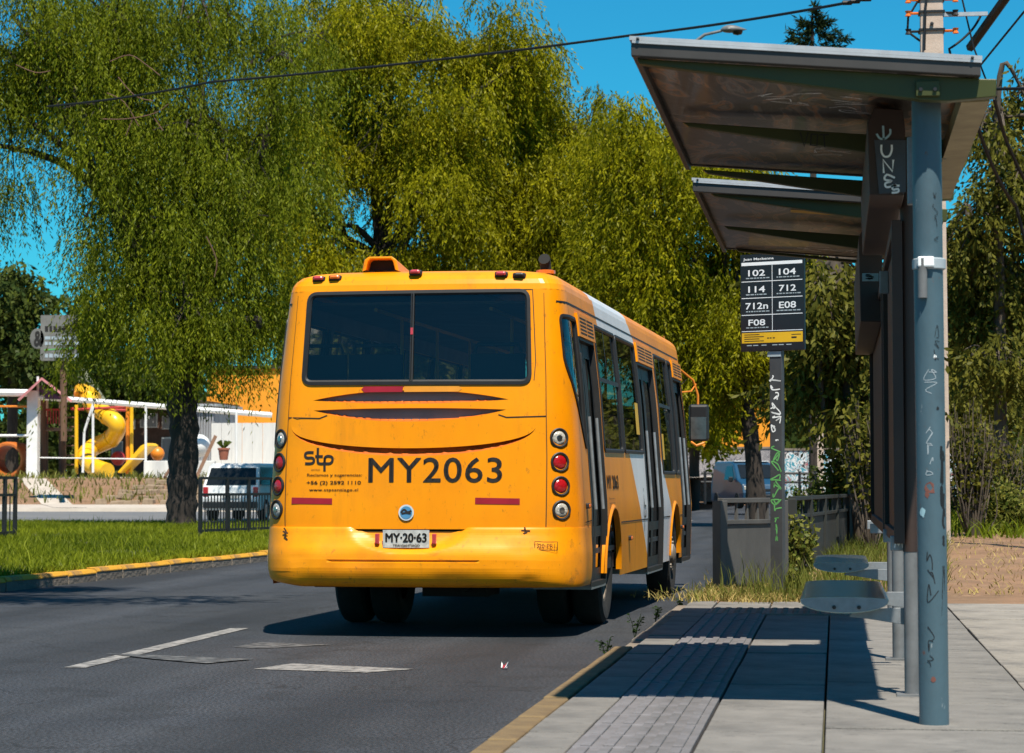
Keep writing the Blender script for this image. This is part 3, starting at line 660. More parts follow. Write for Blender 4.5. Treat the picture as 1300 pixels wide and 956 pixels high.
# rear window in two panes
pl = dens(rpoly(rear_win, .065), .05)
rw = ringstrip(MB(), pl, [(.016, -.004), (.016, .010), (-.008, .013), (-.022, .0), (-.022, -.02)]).build('rear_window', 'rubber', bus, smooth=50)
wl = [(-.884, 1.860), (-.068, 1.858), (-.068, 2.503), (-.855, 2.500)]; wr = [(-.052, 1.858), (.820, 1.855), (.799, 2.506), (-.052, 2.504)]
patch('pane', wl, -.006, 'glass', rw); patch('pane', wr, -.006, 'glass', rw)
ringstrip(MB(), dens([(-.073, 1.856), (-.047, 1.856), (-.047, 2.506), (-.073, 2.506)], .1), [(0, -.006), (0, .012), (-.011, .014)]).build('divider', 'rubber', rw)
patch('sticker', [(-.07, 2.20), (-.050, 2.20), (-.050, 2.25), (-.07, 2.25)], .017, 'pinkred', rw)
# side windows
for k_ in 'abcde':
    w_ = sid(side_w[k_]); fr, _ = window('window', w_, bus)
    if k_ in 'bd':
        a, b = w_[0][0], w_[1][0]; zb = 1.92 if k_ == 'b' else 1.86
        patch('transom', [(a + .02, zb), (b - .02, zb), (b - .02, zb + .035), (a + .02, zb + .035)], .004, 'rubber', fr)
        patch('slider_bar', [(a + (b - a) * .42, zb), (a + (b - a) * .42 + .035, zb), (a + (b - a) * .42 + .035, 2.34), (a + (b - a) * .42, 2.34)], .004, 'rubber', fr)
    if k_ == 'c': patch('sticker', [(w_[1][0] - .42, 1.55), (w_[1][0] - .16, 1.55), (w_[1][0] - .18, 1.83), (w_[1][0] - .42, 1.83)], .001, 'signyellow', fr)
    if k_ == 'd': patch('sticker', [(w_[0][0] + .1, 1.35), (w_[0][0] + .3, 1.35), (w_[0][0] + .3, 1.60), (w_[0][0] + .1, 1.60)], .001, 'signyellow', fr)
for w_ in lw: window('window', neg(sid(w_)), bus)
# doors: two leaves each, tall glazing in black frames, vent grille above
for di, (a, b, zb, zt) in enumerate(doors):
    dm = MB(); mid = (a + b) / 2
    for (ya, yb) in ((a + .01, mid - .008), (mid + .008, b - .01)):
        out = sid([(ya, zb), (yb, zb), (yb, zt - .01), (ya, zt - .01)])
        iw = .075; inn = sid([(ya + iw, zb + .42), (yb - iw, zb + .42), (yb - iw, zt - .12), (ya + iw, zt - .12)])
        inn2 = sid([(ya + iw, zb + .10), (yb - iw, zb + .10), (yb - iw, zb + .34), (ya + iw, zb + .34)])
        leaf = patch('door_leaf', out, -.035, 'rubber', bus, holes=(inn, inn2))
        ringstrip(MB(), dens(out, .2), [(0, -.035), (0, -.06)]).build('leaf_edge', 'rubber', leaf)
        patch('pane', offs(inn, .01), -.045, 'door_glass', leaf); patch('pane', offs(inn2, .01), -.045, 'door_glass', leaf)
        q = P(np.array([(ya + yb) / 2 + S0] * 2), np.array([zb + .55, zb + 1.25]), .0); MB().tube([tuple(q[0]), tuple(q[1])], .013, 8).build('handrail', 'bracket', leaf)
    ringstrip(MB(), dens(sid([(a, zb), (b, zb), (b, zt), (a, zt)]), .15), [(.03, -.002), (.03, .006), (-.008, .008), (-.008, -.05)]).build('door_frame', 'rubber', bus)
    st_ = MB(); q = P(np.array([a + S0, b + S0]), np.array([zb, zb]), 0)
    st_.box(float(q[0][0]) - .22, (a + b) / 2, zb - .02, .45, b - a - .03, .05).build('step', 'bracket', bus)
    # grille
    gv = patch('vent_grille', rpoly(sid([(a - .03, zt + .015), (b + .02, zt + .015), (b + .02, zt + .19), (a - .03, zt + .19)]), .02), .022, 'yellow', bus)
    ringstrip(MB(), dens(sid([(a - .03, zt + .015), (b + .02, zt + .015), (b + .02, zt + .19), (a - .03, zt + .19)]), .2), [(0, .022), (0, -.01)]).build('grille_edge', 'yellow', gv)
    for r_ in range(5):
        for c_ in range(2):
            z0 = zt + .04 + r_ * .028; w2 = (b - a - .16) / 2; y0 = a + .06 + c_ * (w2 + .04)
            patch('slot', sid([(y0, z0), (y0 + w2, z0), (y0 + w2, z0 + .013), (y0, z0 + .013)]), .0235, 'dark', gv, gs=.5, gz=.5)
# gutter line and seams
def seam(name, line, w=.007, m='dark', off=.0025):
    A = np.array(dens(line, .08, False) + [line[-1]]); Tn = np.gradient(A, axis=0); Tn /= np.linalg.norm(Tn, axis=1)[:, None]; Nn = np.stack([-Tn[:, 1], Tn[:, 0]], 1) * w / 2
    a = P(*(A + Nn).T, off); b = P(*(A - Nn).T, off); n = len(A)
    return MB().add(list(a) + list(b), [(i, n + i, n + i + 1, i + 1) for i in range(n - 1)]).build(name, m, bus)
seam('gutter', sid([(.08, 2.44), (9.0, 2.44)]), .014, 'rubber'); seam('gutter', neg(sid([(.08, 2.44), (9.0, 2.44)])), .014, 'rubber')
seam('panel_seam', [(-1.025, .80), (-1.035, 1.3), (-1.03, 1.9), (-1.0, 2.5)]); seam('panel_seam', [(.955, .80), (.965, 1.3), (.96, 1.9), (.94, 2.5)])
seam('panel_seam', [(-1.03, 1.597), (-.76, 1.590), (-.70, 1.612)], .008); seam('panel_seam', [(.96, 1.600), (.66, 1.592), (.60, 1.612)], .008)
seam('panel_seam', [(1.35, .80), (1.38, 1.4), (1.36, 2.0), (1.36, 2.48)], .005)
seam('panel_seam', sid([(.36, .83), (.72, .84)]), .008); seam('panel_seam', sid([(1.70, .86), (1.72, .86)]), .008)
seam('panel_seam', sid([(2.64, .80), (4.75, .80)]), .012); seam('panel_seam', sid([(6.14, .80), (6.8, .80)]), .012); seam('panel_seam', sid([(7.86, .80), (8.1, .80)]), .012)
seam('panel_seam', sid([(3.72, .40), (3.72, .80)]), .006)
seam('window_sealant', [(-.4, 2.523), (.2, 2.527), (.84, 2.526), (.848, 2.40), (.87, 2.0), (.86, 1.86)], .006, 'rubber')
# arch lips
for yc in (YR, YF):
    for f in (lambda q: q, neg):
        A = np.array(f(sid(arch(yc)))); cc = np.array([f(sid([(yc, AZ)]))[0]])
        o_ = P(A[:, 0], A[:, 1], 0); D = (A - cc) / AR; mid_ = A + D * .012; ou = A + D * .035
        a1 = P(mid_[:, 0], mid_[:, 1], .018); a2 = P(ou[:, 0], ou[:, 1], .002); a0 = P(A[:, 0], A[:, 1], .018); ai = P(A[:, 0], A[:, 1], -.03)
        n = len(A); mb = MB()
        for p, q in ((ai, a0), (a0, a1), (a1, a2)): mb.add(list(p) + list(q), [(i, i + 1, n + i + 1, n + i) for i in range(n - 1)])
        mb.build('wheel_arch', 'yellow', bus, smooth=50)
# bumper
prof = [(.802, -.03), (.796, .012), (.780, .020), (.74, .032), (.68, .058), (.64, .078), (.60, .092), (.56, .098), (.555, .088), (.545, .088), (.54, .098), (.50, .098), (.46, .090), (.41, .066), (.38, .03), (.365, -.02), (.37, -.10)]
prof = [prof[0]] + smooth_line(prof[1:8], 3) + smooth_line(prof[8:11], 1) + smooth_line(prof[11:], 3)
sb = np.concatenate([-np.linspace(1.72, .98, 14), np.linspace(-.95, .95, 61), np.linspace(.98, 1.72, 14)])
mb = MB(); rows = []
rb_ = random.Random(3); dn = [(rb_.uniform(-1.1, 1.1), rb_.uniform(.40, .62), rb_.uniform(.04, .15), rb_.uniform(-.011, .004)) for _ in range(20)]
for z, o_ in prof:
    x = np.abs(sb + .06); inx = np.clip(1 - (x / .44) ** 2, 0, 1)
    zz_ = np.full_like(sb, z); ell = np.clip(1 - (x / .46) ** 2 - ((z - .80) / .20) ** 2, 0, 1)
    of = np.full_like(sb, o_) - .04 * np.clip(ell * 2.2, 0, 1) * (z > .5)
    if .538 < z < .558: of = np.where((sb > -.64) & (sb < .47), of, .098)
    if z > .77: zz_ = zz_ - .065 * inx ** .8 * (1 if z > .775 else 0)
    if z < .47: zz_ = zz_ + .05 * np.clip((-sb - .9) / .4, 0, 1)
    for dx, dz, dr, dd in dn: of = of + dd * np.exp(-((sb - dx) ** 2 + (z - dz) ** 2 * 4) / dr ** 2) * (z < .70)
    fade = np.clip((1.22 - np.abs(sb)) / .45, .10, 1)
    if o_ > 0: of = of * 1.0 * (.09 + .91 * fade)
    rows.append(P(sb, zz_, of))
n = len(sb)
for a, b in zip(rows[:-1], rows[1:]): mb.add(list(a) + list(b), [(i, n + i, n + i + 1, i + 1) for i in range(n - 1)])
bump = mb.build('bumper', 'yellow_dirty', bus, smooth=42)
MB().add(P(np.linspace(-.6, .5, 12), np.full(12, .84), -.04).tolist() + P(np.linspace(-.6, .5, 12), np.full(12, .60), -.05).tolist(), [(i, i + 1, 13 + i, 12 + i) for i in range(11)]).build('plate_recess', 'dark', bump)
for q in ([(-1.02, .79), (-1.0, .755), (-1.015, .735), (-.99, .70)], [(-1.03, .765), (-.985, .75)], [(.80, .80), (.805, .77), (.795, .745)], [(.775, .775), (.84, .772)], [(.82, .765), (.79, .75)]): strokes(MB(), [smooth_line(q, 4)], .012, lambda a, b: tuple(P(a, b, .028 if b < .76 else .024))).build('crack', 'rustcrack', bump)
# plate with its two lamps
def onbump(a, b, d=0.0): q = P(a, b, .050 + d); return tuple(q)
pt = MB(); pt.add([onbump(-.247, .648), onbump(.101, .648), onbump(.101, .776), onbump(-.247, .776), onbump(-.247, .648, .008), onbump(.101, .648, .008), onbump(.101, .776, .008), onbump(-.247, .776, .008)], [(4, 5, 6, 7), (0, 4, 7, 3), (1, 2, 6, 5), (3, 7, 6, 2), (0, 1, 5, 4)])
npl = pt.build('number_plate', 'plate', bus)
lettering('plate_number', 'MY\u00b720\u00b763', (-.225, .690, .080, .752), lambda a, b: onbump(a, b, .0105), 'ink', npl, .05)
lettering('plate_text', 'TRANSANTIAGO', (-.17, .658, .03, .672), lambda a, b: onbump(a, b, .0105), 'ink', npl, .05)
for x in (-.29, .138):
    q = P(x, .715, .05); MB().box(float(q[0]), float(q[1]), .715, .03, .04, .075).build('plate_lamp', 'pinkred', npl, bevel=.006)
# lamps: eight round ones, marker lamps on the roof edge
def round_lamp(s, z, m, r=.063):
    q = P(s, z, 0); e = P(s, z, .05) - q; e = Vector(e).normalized(); xx = Vector((-e.y, e.x, 0)).normalized(); zz2 = e.cross(xx)
    def f(pr, mm, nm, par):
        mb = MB().lathe(pr, 20); mb.v = [tuple(Vector(q) + xx * a + zz2 * b + e * c) for a, b, c in mb.v]; return mb.build(nm, mm, par, smooth=45)
    b = f([(r + .010, -.012), (r + .010, .004), (r + .004, .008), (r - .006, .005), (r - .006, -.014), (0, -.014)], 'rubber', 'lamp', bus)
    f([(r - .008, -.008), (r - .014, .000), (r * .6, .006), (0, .008)], m, 'lens', b)
    if m == 'clear_lens': f([(.024, .006), (.02, .012), (0, .013)], 'chrome', 'bulb', b)
for s, zo in ((-1.125, 0), (1.075, 0)):
    for z, m in ((1.443, 'clear_lens'), (1.268, 'red'), (1.095, 'red'), (.922, 'clear_lens')): round_lamp(s, z, m)
for x, m, zl in ((-.80, 'pinkred', 2.636), (-.672, 'amber', 2.642), (-.05, 'pinkred', 2.672), (.60, 'pinkred', 2.652), (.735, 'black', 2.642)):
    yb = .17 + .04 * x * x; ml = MB().box(x, yb - .0, zl - .012, .098, .05, .042).build('marker_lamp', 'rubber', bus, bevel=.012)
    MB().box(x, yb - .025, zl - .005, .085, .045, .030, taper=.8).build('lens', m, ml, bevel=.014)
for y, z in ((.45, .95), (3.25, .66), (7.98, .68)):
    q = P(y + S0, z, .01); ml = MB().box(float(q[0]), float(q[1]), z, .03, .09, .04).build('side_marker', 'rubber', bus, bevel=.008); MB().box(float(q[0]) + .012, float(q[1]), z, .025, .075, .03).build('lens', 'amber', ml, bevel=.01)
# air intake hood, exhaust stack
ih = MB(); pf = [(-.50, 2.69), (-.485, 2.775), (-.45, 2.80), (-.27, 2.80), (-.235, 2.775), (-.215, 2.69)]; pi_ = [(-.47, 2.70), (-.455, 2.763), (-.435, 2.780), (-.28, 2.780), (-.262, 2.763), (-.245, 2.70)]
n = 6; ih.add([(a, .34, b) for a, b in pf] + [(a, .34, b) for a, b in pi_] + [(a, .46, b) for a, b in pi_] + [(a, 1.0, 2.70 + (b - 2.69) * .2) for a, b in pf],
              [(i, i + 1, n + i + 1, n + i) for i in range(5)] + [(n + i, n + i + 1, 2 * n + i + 1, 2 * n + i) for i in range(5)] + [(3 * n + i, 3 * n + i + 1, i + 1, i) for i in range(5)])
ihb = ih.build('air_intake', 'yellow', bus, bevel=.008)
MB().add([(a, .45, b) for a, b in pi_], [tuple(range(6))]).build('intake_mesh', 'dark', ihb)
ex = MB().tube([(.87, .62, 2.60), (.87, .62, 2.72), (.868, .60, 2.77), (.866, .57, 2.785)], [.038, .042, .042, .045], 12).build('exhaust', 'dark', bus, smooth=40)
MB().lathe([(.075, 2.675), (.075, 2.70), (.055, 2.705)], 14, (.87, .62, 0)).build('collar', 'amber', ex)
# print on the back
fr_ = lambda a, b: tuple(P(a, b, .0035))
lettering('fleet_number', 'MY2063', (-.372, 1.123, .628, 1.30), fr_, 'ink', bus, .018, 1.06)
lettering('contact_text', 'Reclamos y sugerencias:', (-.850, 1.160, -.425, 1.186), fr_, 'ink', bus, .02)
lettering('contact_text', '+56 (2) 2592 1110', (-.853, 1.100, -.432, 1.133), fr_, 'ink', bus, .03)
lettering('contact_text', 'www.stpsantiago.cl', (-.832, 1.052, -.452, 1.078), fr_, 'ink', bus, .03, 1.1)
lettering('logo_text', 'SANTIAGO', (-.82, 1.208, -.75, 1.220), fr_, 'ink', bus)
LG = MB(); w_ = .016
def lgp(x, y): return (-.868 + (x - 218) / 2.954 / 163 * 1.0, 1.337 - (y - 60) / 2.954 / 163)
lg = [[(250, 58), (228, 58), (219, 63), (219, 72), (227, 77), (244, 77), (251, 83), (250, 92), (240, 97), (218, 97)], [(266, 42), (266, 88), (272, 97), (288, 97), (292, 90), (292, 76)], [(256, 72), (285, 72)], [(292, 124), (292, 82), (299, 72), (313, 72), (321, 78), (320, 90), (311, 97), (292, 97)]]
strokes(LG, [[lgp(*p) for p in smooth_line(l, 5)] for l in lg], .019, fr_).build('company_logo', 'ink', bus)
for a, b in ((-.972, -.652), (.432, .762)): patch('reflective_tape', [(a, .966), (b, .962), (b, 1.006), (a, 1.012)], .003, 'reflector', bus)
patch('reflective_tape', [(-.44, 1.802), (-.418, 1.780), (-.125, 1.780), (-.118, 1.822), (-.418, 1.822)], .003, 'reflector', bus)
M['yellow_tape'] = mat('faded_yellow_tape', (.74, .28, .015), .5); patch('reflective_tape', [(-.112, 1.780), (.30, 1.780), (.325, 1.802), (.30, 1.822), (-.112, 1.822)], .003, 'yellow_tape', bus)
# round maker's emblem: blue disc, pale ring, dark figure
ec = (-.082, .903); disc = lambda r, n=24: [(ec[0] + r * math.cos(w), ec[1] + r * math.sin(w)) for w in np.linspace(0, 2 * PI, n, endpoint=False)]
M['emblem_blue'] = mat('emblem_blue', (.08, .25, .45), .3, coat=.5); M['emblem_pale'] = mat('emblem_pale', (.55, .62, .66), .3, coat=.5)
em = patch('emblem', disc(.058), .010, 'emblem_pale', bus); patch('emblem_disc', disc(.046), .012, 'emblem_blue', em)
strokes(MB(), [smooth_line([(ec[0] - .040, ec[1] + .0), (ec[0] - .015, ec[1] + .022), (ec[0] + .012, ec[1] + .004), (ec[0] + .040, ec[1] + .014)], 6), smooth_line([(ec[0] - .035, ec[1] - .008), (ec[0], ec[1] - .002), (ec[0] + .036, ec[1] - .008)], 6)], .013, lambda a, b: tuple(P(a, b, .014))).build('emblem_figure', 'ink', em)
lettering('depot_code', '320-PR1', (.892, .648, 1.012, .682), lambda a, b: tuple(P(a, b, .055)), 'ink', bus)
ringstrip(MB(), dens([(.875, .634), (1.03, .634), (1.03, .697), (.875, .697)], .03), [(0, .055), (-.005, .055)]).build('code_frame', 'ink', bus)
# print on the side
fs_ = lambda a, b: tuple(P(a + S0, b, .004))
lettering('fleet_number', 'MY 2063', (1.80, 1.075, 2.55, 1.18), fs_, 'ink', bus, .05)
for i in range(3): lettering('contact_text', ['Reclamos y', 'sugerencias:', '+56 (2) 2592 1110'][i], (1.84, .985 - i * .035, 2.25, 1.005 - i * .035), fs_, 'ink', bus)
lettering('fleet_number', 'MY 2063', (8.13 - .02 - .0, .0, 8.13, .01), fs_, 'ink', bus) if False else None
wa = [[(.0, .0), (.03, -.10), (.12, -.10), (.15, -.2)], [(.0, -.06), (-.04, -.12), (.0, -.19), (.09, -.19), (.11, -.14)], [(0, .03), (.012, .045), (0, .055)]]
strokes(MB(), [[(4.42 + a, 1.02 + b) for a, b in smooth_line(l, 5)] for l in wa], .018, fs_).build('wheelchair_mark', 'ink', bus)
strokes(MB(), [[(1.92, .74), (1.92, .92)], [(1.86, .78), (1.98, .78)], [(4.45, .70), (4.45, .79)]], .02, fs_).build('door_mark', 'ink', bus)
# mirror on a bent arm
mr = MB().tube([(1.00, 9.25, 2.36), (1.08, 9.42, 2.34), (1.20, 9.52, 2.24), (1.25, 9.55, 2.08), (1.25, 9.55, 1.95)], .013, 8).tube([(1.06, 9.3, 2.1), (1.18, 9.50, 2.12), (1.23, 9.54, 2.2)], .009, 6).build('mirror_arm', 'orange', bus, smooth=40)
MB().box(1.26, 9.55, 1.78, .22, .10, .40).build('mirror', 'black', mr, bevel=.03)
mg = MB().box(1.26, 9.494, 1.72, .17, .008, .24).build('mirror_glass', 'chrome', mr); MB().tube([(1.18, 9.5, 1.57), (1.24, 9.45, 1.53), (1.32, 9.5, 1.56)], .014, 6).build('mirror_stay', 'orange', mr)
# undercarriage and saloon
un = MB(); un.box(0, 4.9, .50, 2.30, 8.2, .12); un.box(-.1, .85, .44, 1.5, 1.1, .18); un.box(.15, 1.0, .33, .5, .6, .12)
un.tube([(-1.0, YR, .42), (1.0, YR, .42)], .085, 10).lathe([(0, -.2), (.17, -.12), (.2, 0), (.17, .12), (0, .2)], 14, (0, YR, .42), 'x')
un.tube([(-1.0, YF, .42), (1.0, YF, .42)], .07, 10); un.tube([(.25, .5, .36), (.25, 1.3, .33), (.1, 1.7, .36)], .05, 8); un.tube([(-.35, .25, .40), (-.35, 1.0, .34)], .035, 8)
un.box(-.55, .3, .40, .25, .1, .1); un.build('undercarriage', 'dark', bus)
ub = un = MB(); ub.box(0, 4.7, .60, 2.32, 8.6, .04); ub.build('floor', 'seat', bus)
MB().box(0, 4.7, 2.46, 1.96, 8.4, .02).build('ceiling', 'interior', bus)
MB().box(0, .75, .98, 2.1, .9, .76).build('engine_box', 'interior', bus)
sp = MB(); sp.box(0, 0, .10, .42, .42, .07).box(0, -.2, .42, .42, .06, .62).tube([(-.18, -.2, .74), (-.16, -.2, .80), (.16, -.2, .80), (.18, -.2, .74)], .016, 6)
s_ = sp.build('seat', 'seat', bus, bevel=.02); k = 0
for y in (.95, 2.0, 2.85, 3.7, 4.5, 5.6, 6.5):
    for x in (-.92, -.48, .48, .92):
        if x > 0 and (4.4 < y < 6.2): continue
        o = s_ if k == 0 else inst(s_, parent=bus); k += 1; o.location = (x, y, 1.36 if y < 1 else 1.02)
MB().box(-.75, 8.2, .9, .5, .5, .6).box(-.75, 8.0, 1.4, .5, .1, .8).build('driver_seat', 'seat', bus, bevel=.03)
for x in (-.45, .45): MB().tube([(x, .6, 2.42), (x, 8.6, 2.42)], .016, 6).build('handrail', 'signyellow', bus)
for y in (1.6, 3.1, 4.7, 6.2, 7.7):
    for x in (-.45, .45): MB().tube([(x, y, .6), (x, y, 2.42)], .016, 6).build('grab_pole', 'signyellow', bus)
# wheels (single front, twin rear)
RW = .425
def wheel(x, y, twin):
    sgn = 1 if x > 0 else -1; tp_ = []
    wd = .24
    def tyreprof(c): h = wd / 2; return [(.235, c - h * .75), (.30, c - h), (.38, c - h), (RW - .012, c - h * .8), (RW, c - h * .5), (RW, c + h * .5), (RW - .012, c + h * .8), (.38, c + h), (.30, c + h), (.235, c + h * .75)]
    w = MB().lathe(tyreprof(0), 36, (x, y, RW), 'x')
    if twin: w.lathe(tyreprof(-sgn * .285), 36, (x, y, RW), 'x')
    wo = w.build('wheel', 'tyre', bus, smooth=35)
    dish = [(.25, .09), (.245, .095), (.225, .06), (.215, -.01), (.12, -.03), (.115, .02), (.09, .06), (0, .065)] if twin else [(.25, .09), (.245, .095), (.225, .07), (.16, .085), (.10, .10), (.095, .13), (.05, .15), (0, .15)]
    ro = MB().lathe([(r, sgn * h) for r, h in dish], 28, (x, y, RW), 'x').build('rim', 'rim', wo, smooth=35)
    for k in range(8):
        a = 2 * PI * k / 8; hh = -.025 if twin else .088
        MB().lathe([(.016, 0), (.016, sgn * .03), (0, sgn * .034)], 6, (x + sgn * hh, y + .155 * math.cos(a), RW + .155 * math.sin(a)), 'x').build('wheel_nut', 'rim', ro)
wheel(-.91, YR, True); wheel(1.03, YR, True); wheel(-1.02, YF, False); wheel(1.06, YF, False)

# ------------------------------------------------------------------ bus shelter (two roof modules in a row)
Y0 = 10.75
A_ = at(801, 46, Y0); B_ = at(1245, 71, Y0); XA, ZA, XB, ZB = A_[0], A_[2], B_[0], B_[2]
def rz_(x): return ZA + (ZB - ZA) * (x - XA) / (XB - XA)          # roof top height
def shelter(y0, y1, label, near, thin=1.0):
    t = thing('bus_shelter', label, 'bus shelter', (0.42, y0 + .2, .1), 0, 'roof modules of the bus stop')
    ox, oy, oz = .42, y0 + .2, .1
    Lc = lambda p: (p[0] - ox, p[1] - oy, p[2] - oz)
    def sl(mb, xa, xb, ya, yb, top, bot, mi=0):
        mb.add([Lc(p) for p in [(xa, ya, rz_(xa) + bot), (xb, ya, rz_(xb) + bot), (xb, yb, rz_(xb) + bot), (xa, yb, rz_(xa) + bot), (xa, ya, rz_(xa) + top), (xb, ya, rz_(xb) + top), (xb, yb, rz_(xb) + top), (xa, yb, rz_(xa) + top)]],
               [(0, 3, 2, 1), (4, 5, 6, 7), (0, 1, 5, 4), (1, 2, 6, 5), (2, 3, 7, 6), (3, 0, 4, 7)], mi); return mb
    for a in ((XA, XB, y0, y0 + .05), (XA, XB, y1 - .05, y1)): sl(MB(), *a, -.018, -.085 + .035 * (a[2] > Y0 + 1 and a[2] != y0)).build('roof_rail', 'frame', t, bevel=.004)
    for a in ((XA, XA + .03, y0 + .051, y1 - .051), (XB - .04, XB, y0 + .051, y1 - .051)): sl(MB(), *a, -.018, -.08).build('roof_rail', 'frame', t, bevel=.004)
    ed = MB()
    sl(ed, XA - .006, XB + .006, y0 - .008, y0 + .05, .0, -.0175); sl(ed, XA - .006, XA + .04, y0 + .0505, y1 + .006, .0, -.0175); sl(ed, XB - .05, XB + .006, y0 + .0505, y1 + .006, 0, -.0175); sl(ed, XA + .041, XB - .051, y1 - .05, y1 + .006, 0, -.0175)
    ed.build('edge_trim', 'alu', t)
    sl(MB(), XA + .005, XB + .004, y0 - .0095, y0 - .002, -.0185, -.030).build('edge_trim', 'alu', t)
    for x in (XA + .03, XB - .035): MB().lathe([(0, -.012), (.007, -.010), (.007, 0)], 8, Lc((x, y0 - .008, rz_(x) - .012)), 'y').build('screw', 'black', t)
    ym = (y0 + y1) / 2
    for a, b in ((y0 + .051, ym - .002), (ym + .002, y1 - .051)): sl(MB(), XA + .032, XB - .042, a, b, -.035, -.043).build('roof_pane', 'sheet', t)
    # tapered cantilever beams
    for by in (y0 + .06, ym - .03, y1 - .12):
        kb = .4 if by > 19.0 else 1; bt = lambda x: rz_(x) - (.087 if kb == 1 else .058); xp = .395; prof = [(XA + (.02 if near and by < y0 + 1 else .10), bt(XA)), (XA + (.03 if near and by < y0 + 1 else .13), bt(XA) - .022), (xp - .02, bt(xp) - .105 * kb), (xp + .09, bt(xp) - .112 * kb), (XB + .065, rz_(XB) - .165), (XB + .07, rz_(XB) - .09), (XB + .012, rz_(XB) - .088)]
        MB().prism(prof, .065, lambda a, b, d: Lc((a, by + d, b))).build('roof_beam', 'green_steel', t, bevel=.004)
    gx0, gx1 = XB - .075, XB + .045
    MB().prism([(gx0, rz_(XB) - .175), (gx1, rz_(XB) - .172), (gx1 + .012, rz_(XB) - .10), (gx1, rz_(XB) - .10), (gx1 - .008, rz_(XB) - .16), (gx0 + .008, rz_(XB) - .163), (gx0 + .005, rz_(XB) - .10), (gx0, rz_(XB) - .10)], y1 - y0 - .36, lambda a, b, d: Lc((a, y0 + .15 + d, b))).build('gutter', 'tan', t)
    return t, Lc
s1, L1 = shelter(Y0, 14.8, 'near roof of the bus stop on a thick blue-grey pole with tags', True)
ZA -= .035; ZB -= .035
s2, L2 = shelter(15.5, 19.7, 'farther roof of the bus stop, beyond a gap behind the near one', False)
# round poles
pb = at(1174, 131, Y0 + .26); px_ = at(1184, 700, Y0 + .26)[0]; PXY = (px_, Y0 + .26); PR = .0632
pp = MB().tube([L1((px_, Y0 + .26, .09)), L1((px_ - .01, Y0 + .26, pb[2] + .05))], PR, 28).build('pole', 'bluepole', s1, smooth=40)
MB().box(*L1((px_ - .01, Y0 + .048, pb[2] + .03)), .10, .02, .065).build('pole_bracket', 'green_steel', s1, bevel=.003)
MB().box(*L1((px_ - .01, Y0 + .26, pb[2] + .055)), .12, .125, .01).build('top_plate', 'green_steel', s1, bevel=.003)
for dx in (-.03, .03): MB().lathe([(0, -.01), (.009, -.01), (.009, 0)], 6, L1((px_ - .01 + dx, Y0 + .037, pb[2] + .025)), 'y').build('bolt', 'black', s1)
c1_ = at(1168, 334, Y0 + .19)
MB().lathe([(PR + .001, -.025), (PR + .009, -.02), (PR + .009, .02), (PR + .001, .025)], 20, L1((px_ - .004, Y0 + .26, c1_[2]))).build('pole_clamp', 'mgrey', s1, smooth=40)
MB().tube([L1((px_ - .035, Y0 + .19, c1_[2] + .02)), L1((px_ - .035, Y0 + .19, c1_[2] - .15))], .021, 12).build('conduit_stub', 'greypole', s1, smooth=40)
MB().box(*L1((px_ - .02, Y0 + .185, c1_[2] + .005)), .07, .03, .045).build('clamp_lug', 'chalk', s1, bevel=.006)
def onpole(a, z, r=PR + .0012):        # a: across the pole as seen from the street corner
    w = a / PR; return L1((px_ - .004 + r * math.sin(w), Y0 + .26 - r * math.cos(w), z))
zp = lambda v: 1.12 - (v - 617) / 3200 * (Y0 + .2)
def polegraf(name, m, seed, v0, v1, a0, w, n, th):
    return strokes(MB(), scribble(seed, n, w, zp(v0) - zp(v1), a0, zp(v0)), th, onpole).build(name, m, s1)
polegraf('pole_tag', 'mblack', 3, 248, 310, .03, .025, 4, .0022); polegraf('pole_tag', 'mgrey', 4, 535, 610, -.008, .03, 5, .003)
polegraf('pole_tag', 'mgrey', 5, 470, 500, .0, .07, 2, .003); polegraf('pole_tag', 'mblack', 7, 415, 460, .03, .03, 3, .0025)
polegraf('pole_tag', 'mblack', 8, 560, 700, .056, .02, 5, .013); polegraf('pole_tag', 'mblack', 12, 720, 860, .056, .03, 4, .012); polegraf('pole_tag', 'mblack', 10, 700, 760, .0, .05, 3, .004)
polegraf('pole_tag', 'mblack', 15, 790, 845, -.01, .03, 3, .003)
for a, v, m, k in ((-.012, 620, 'rust', 1), (.0, 858, 'rust', .55), (-.04, 650, 'mblue', .7), (.02, 455, 'chalk', .35), (-.02, 628, 'rust', .5), (.03, 520, 'mblack', .3)):
    r_ = random.Random(int(v)); pts_ = [(a + (.03 if k == 1 else .022) * k * r_.uniform(.6, 1.1) * math.cos(w), zp(v) + .03 * k * r_.uniform(.6, 1.2) * math.sin(w)) for w in np.linspace(0, 6.28, 11)[:-1]]
    MB().add([onpole(*p, PR + .001) for p in pts_], [tuple(range(10))]).build('paint_flake', m, s1)
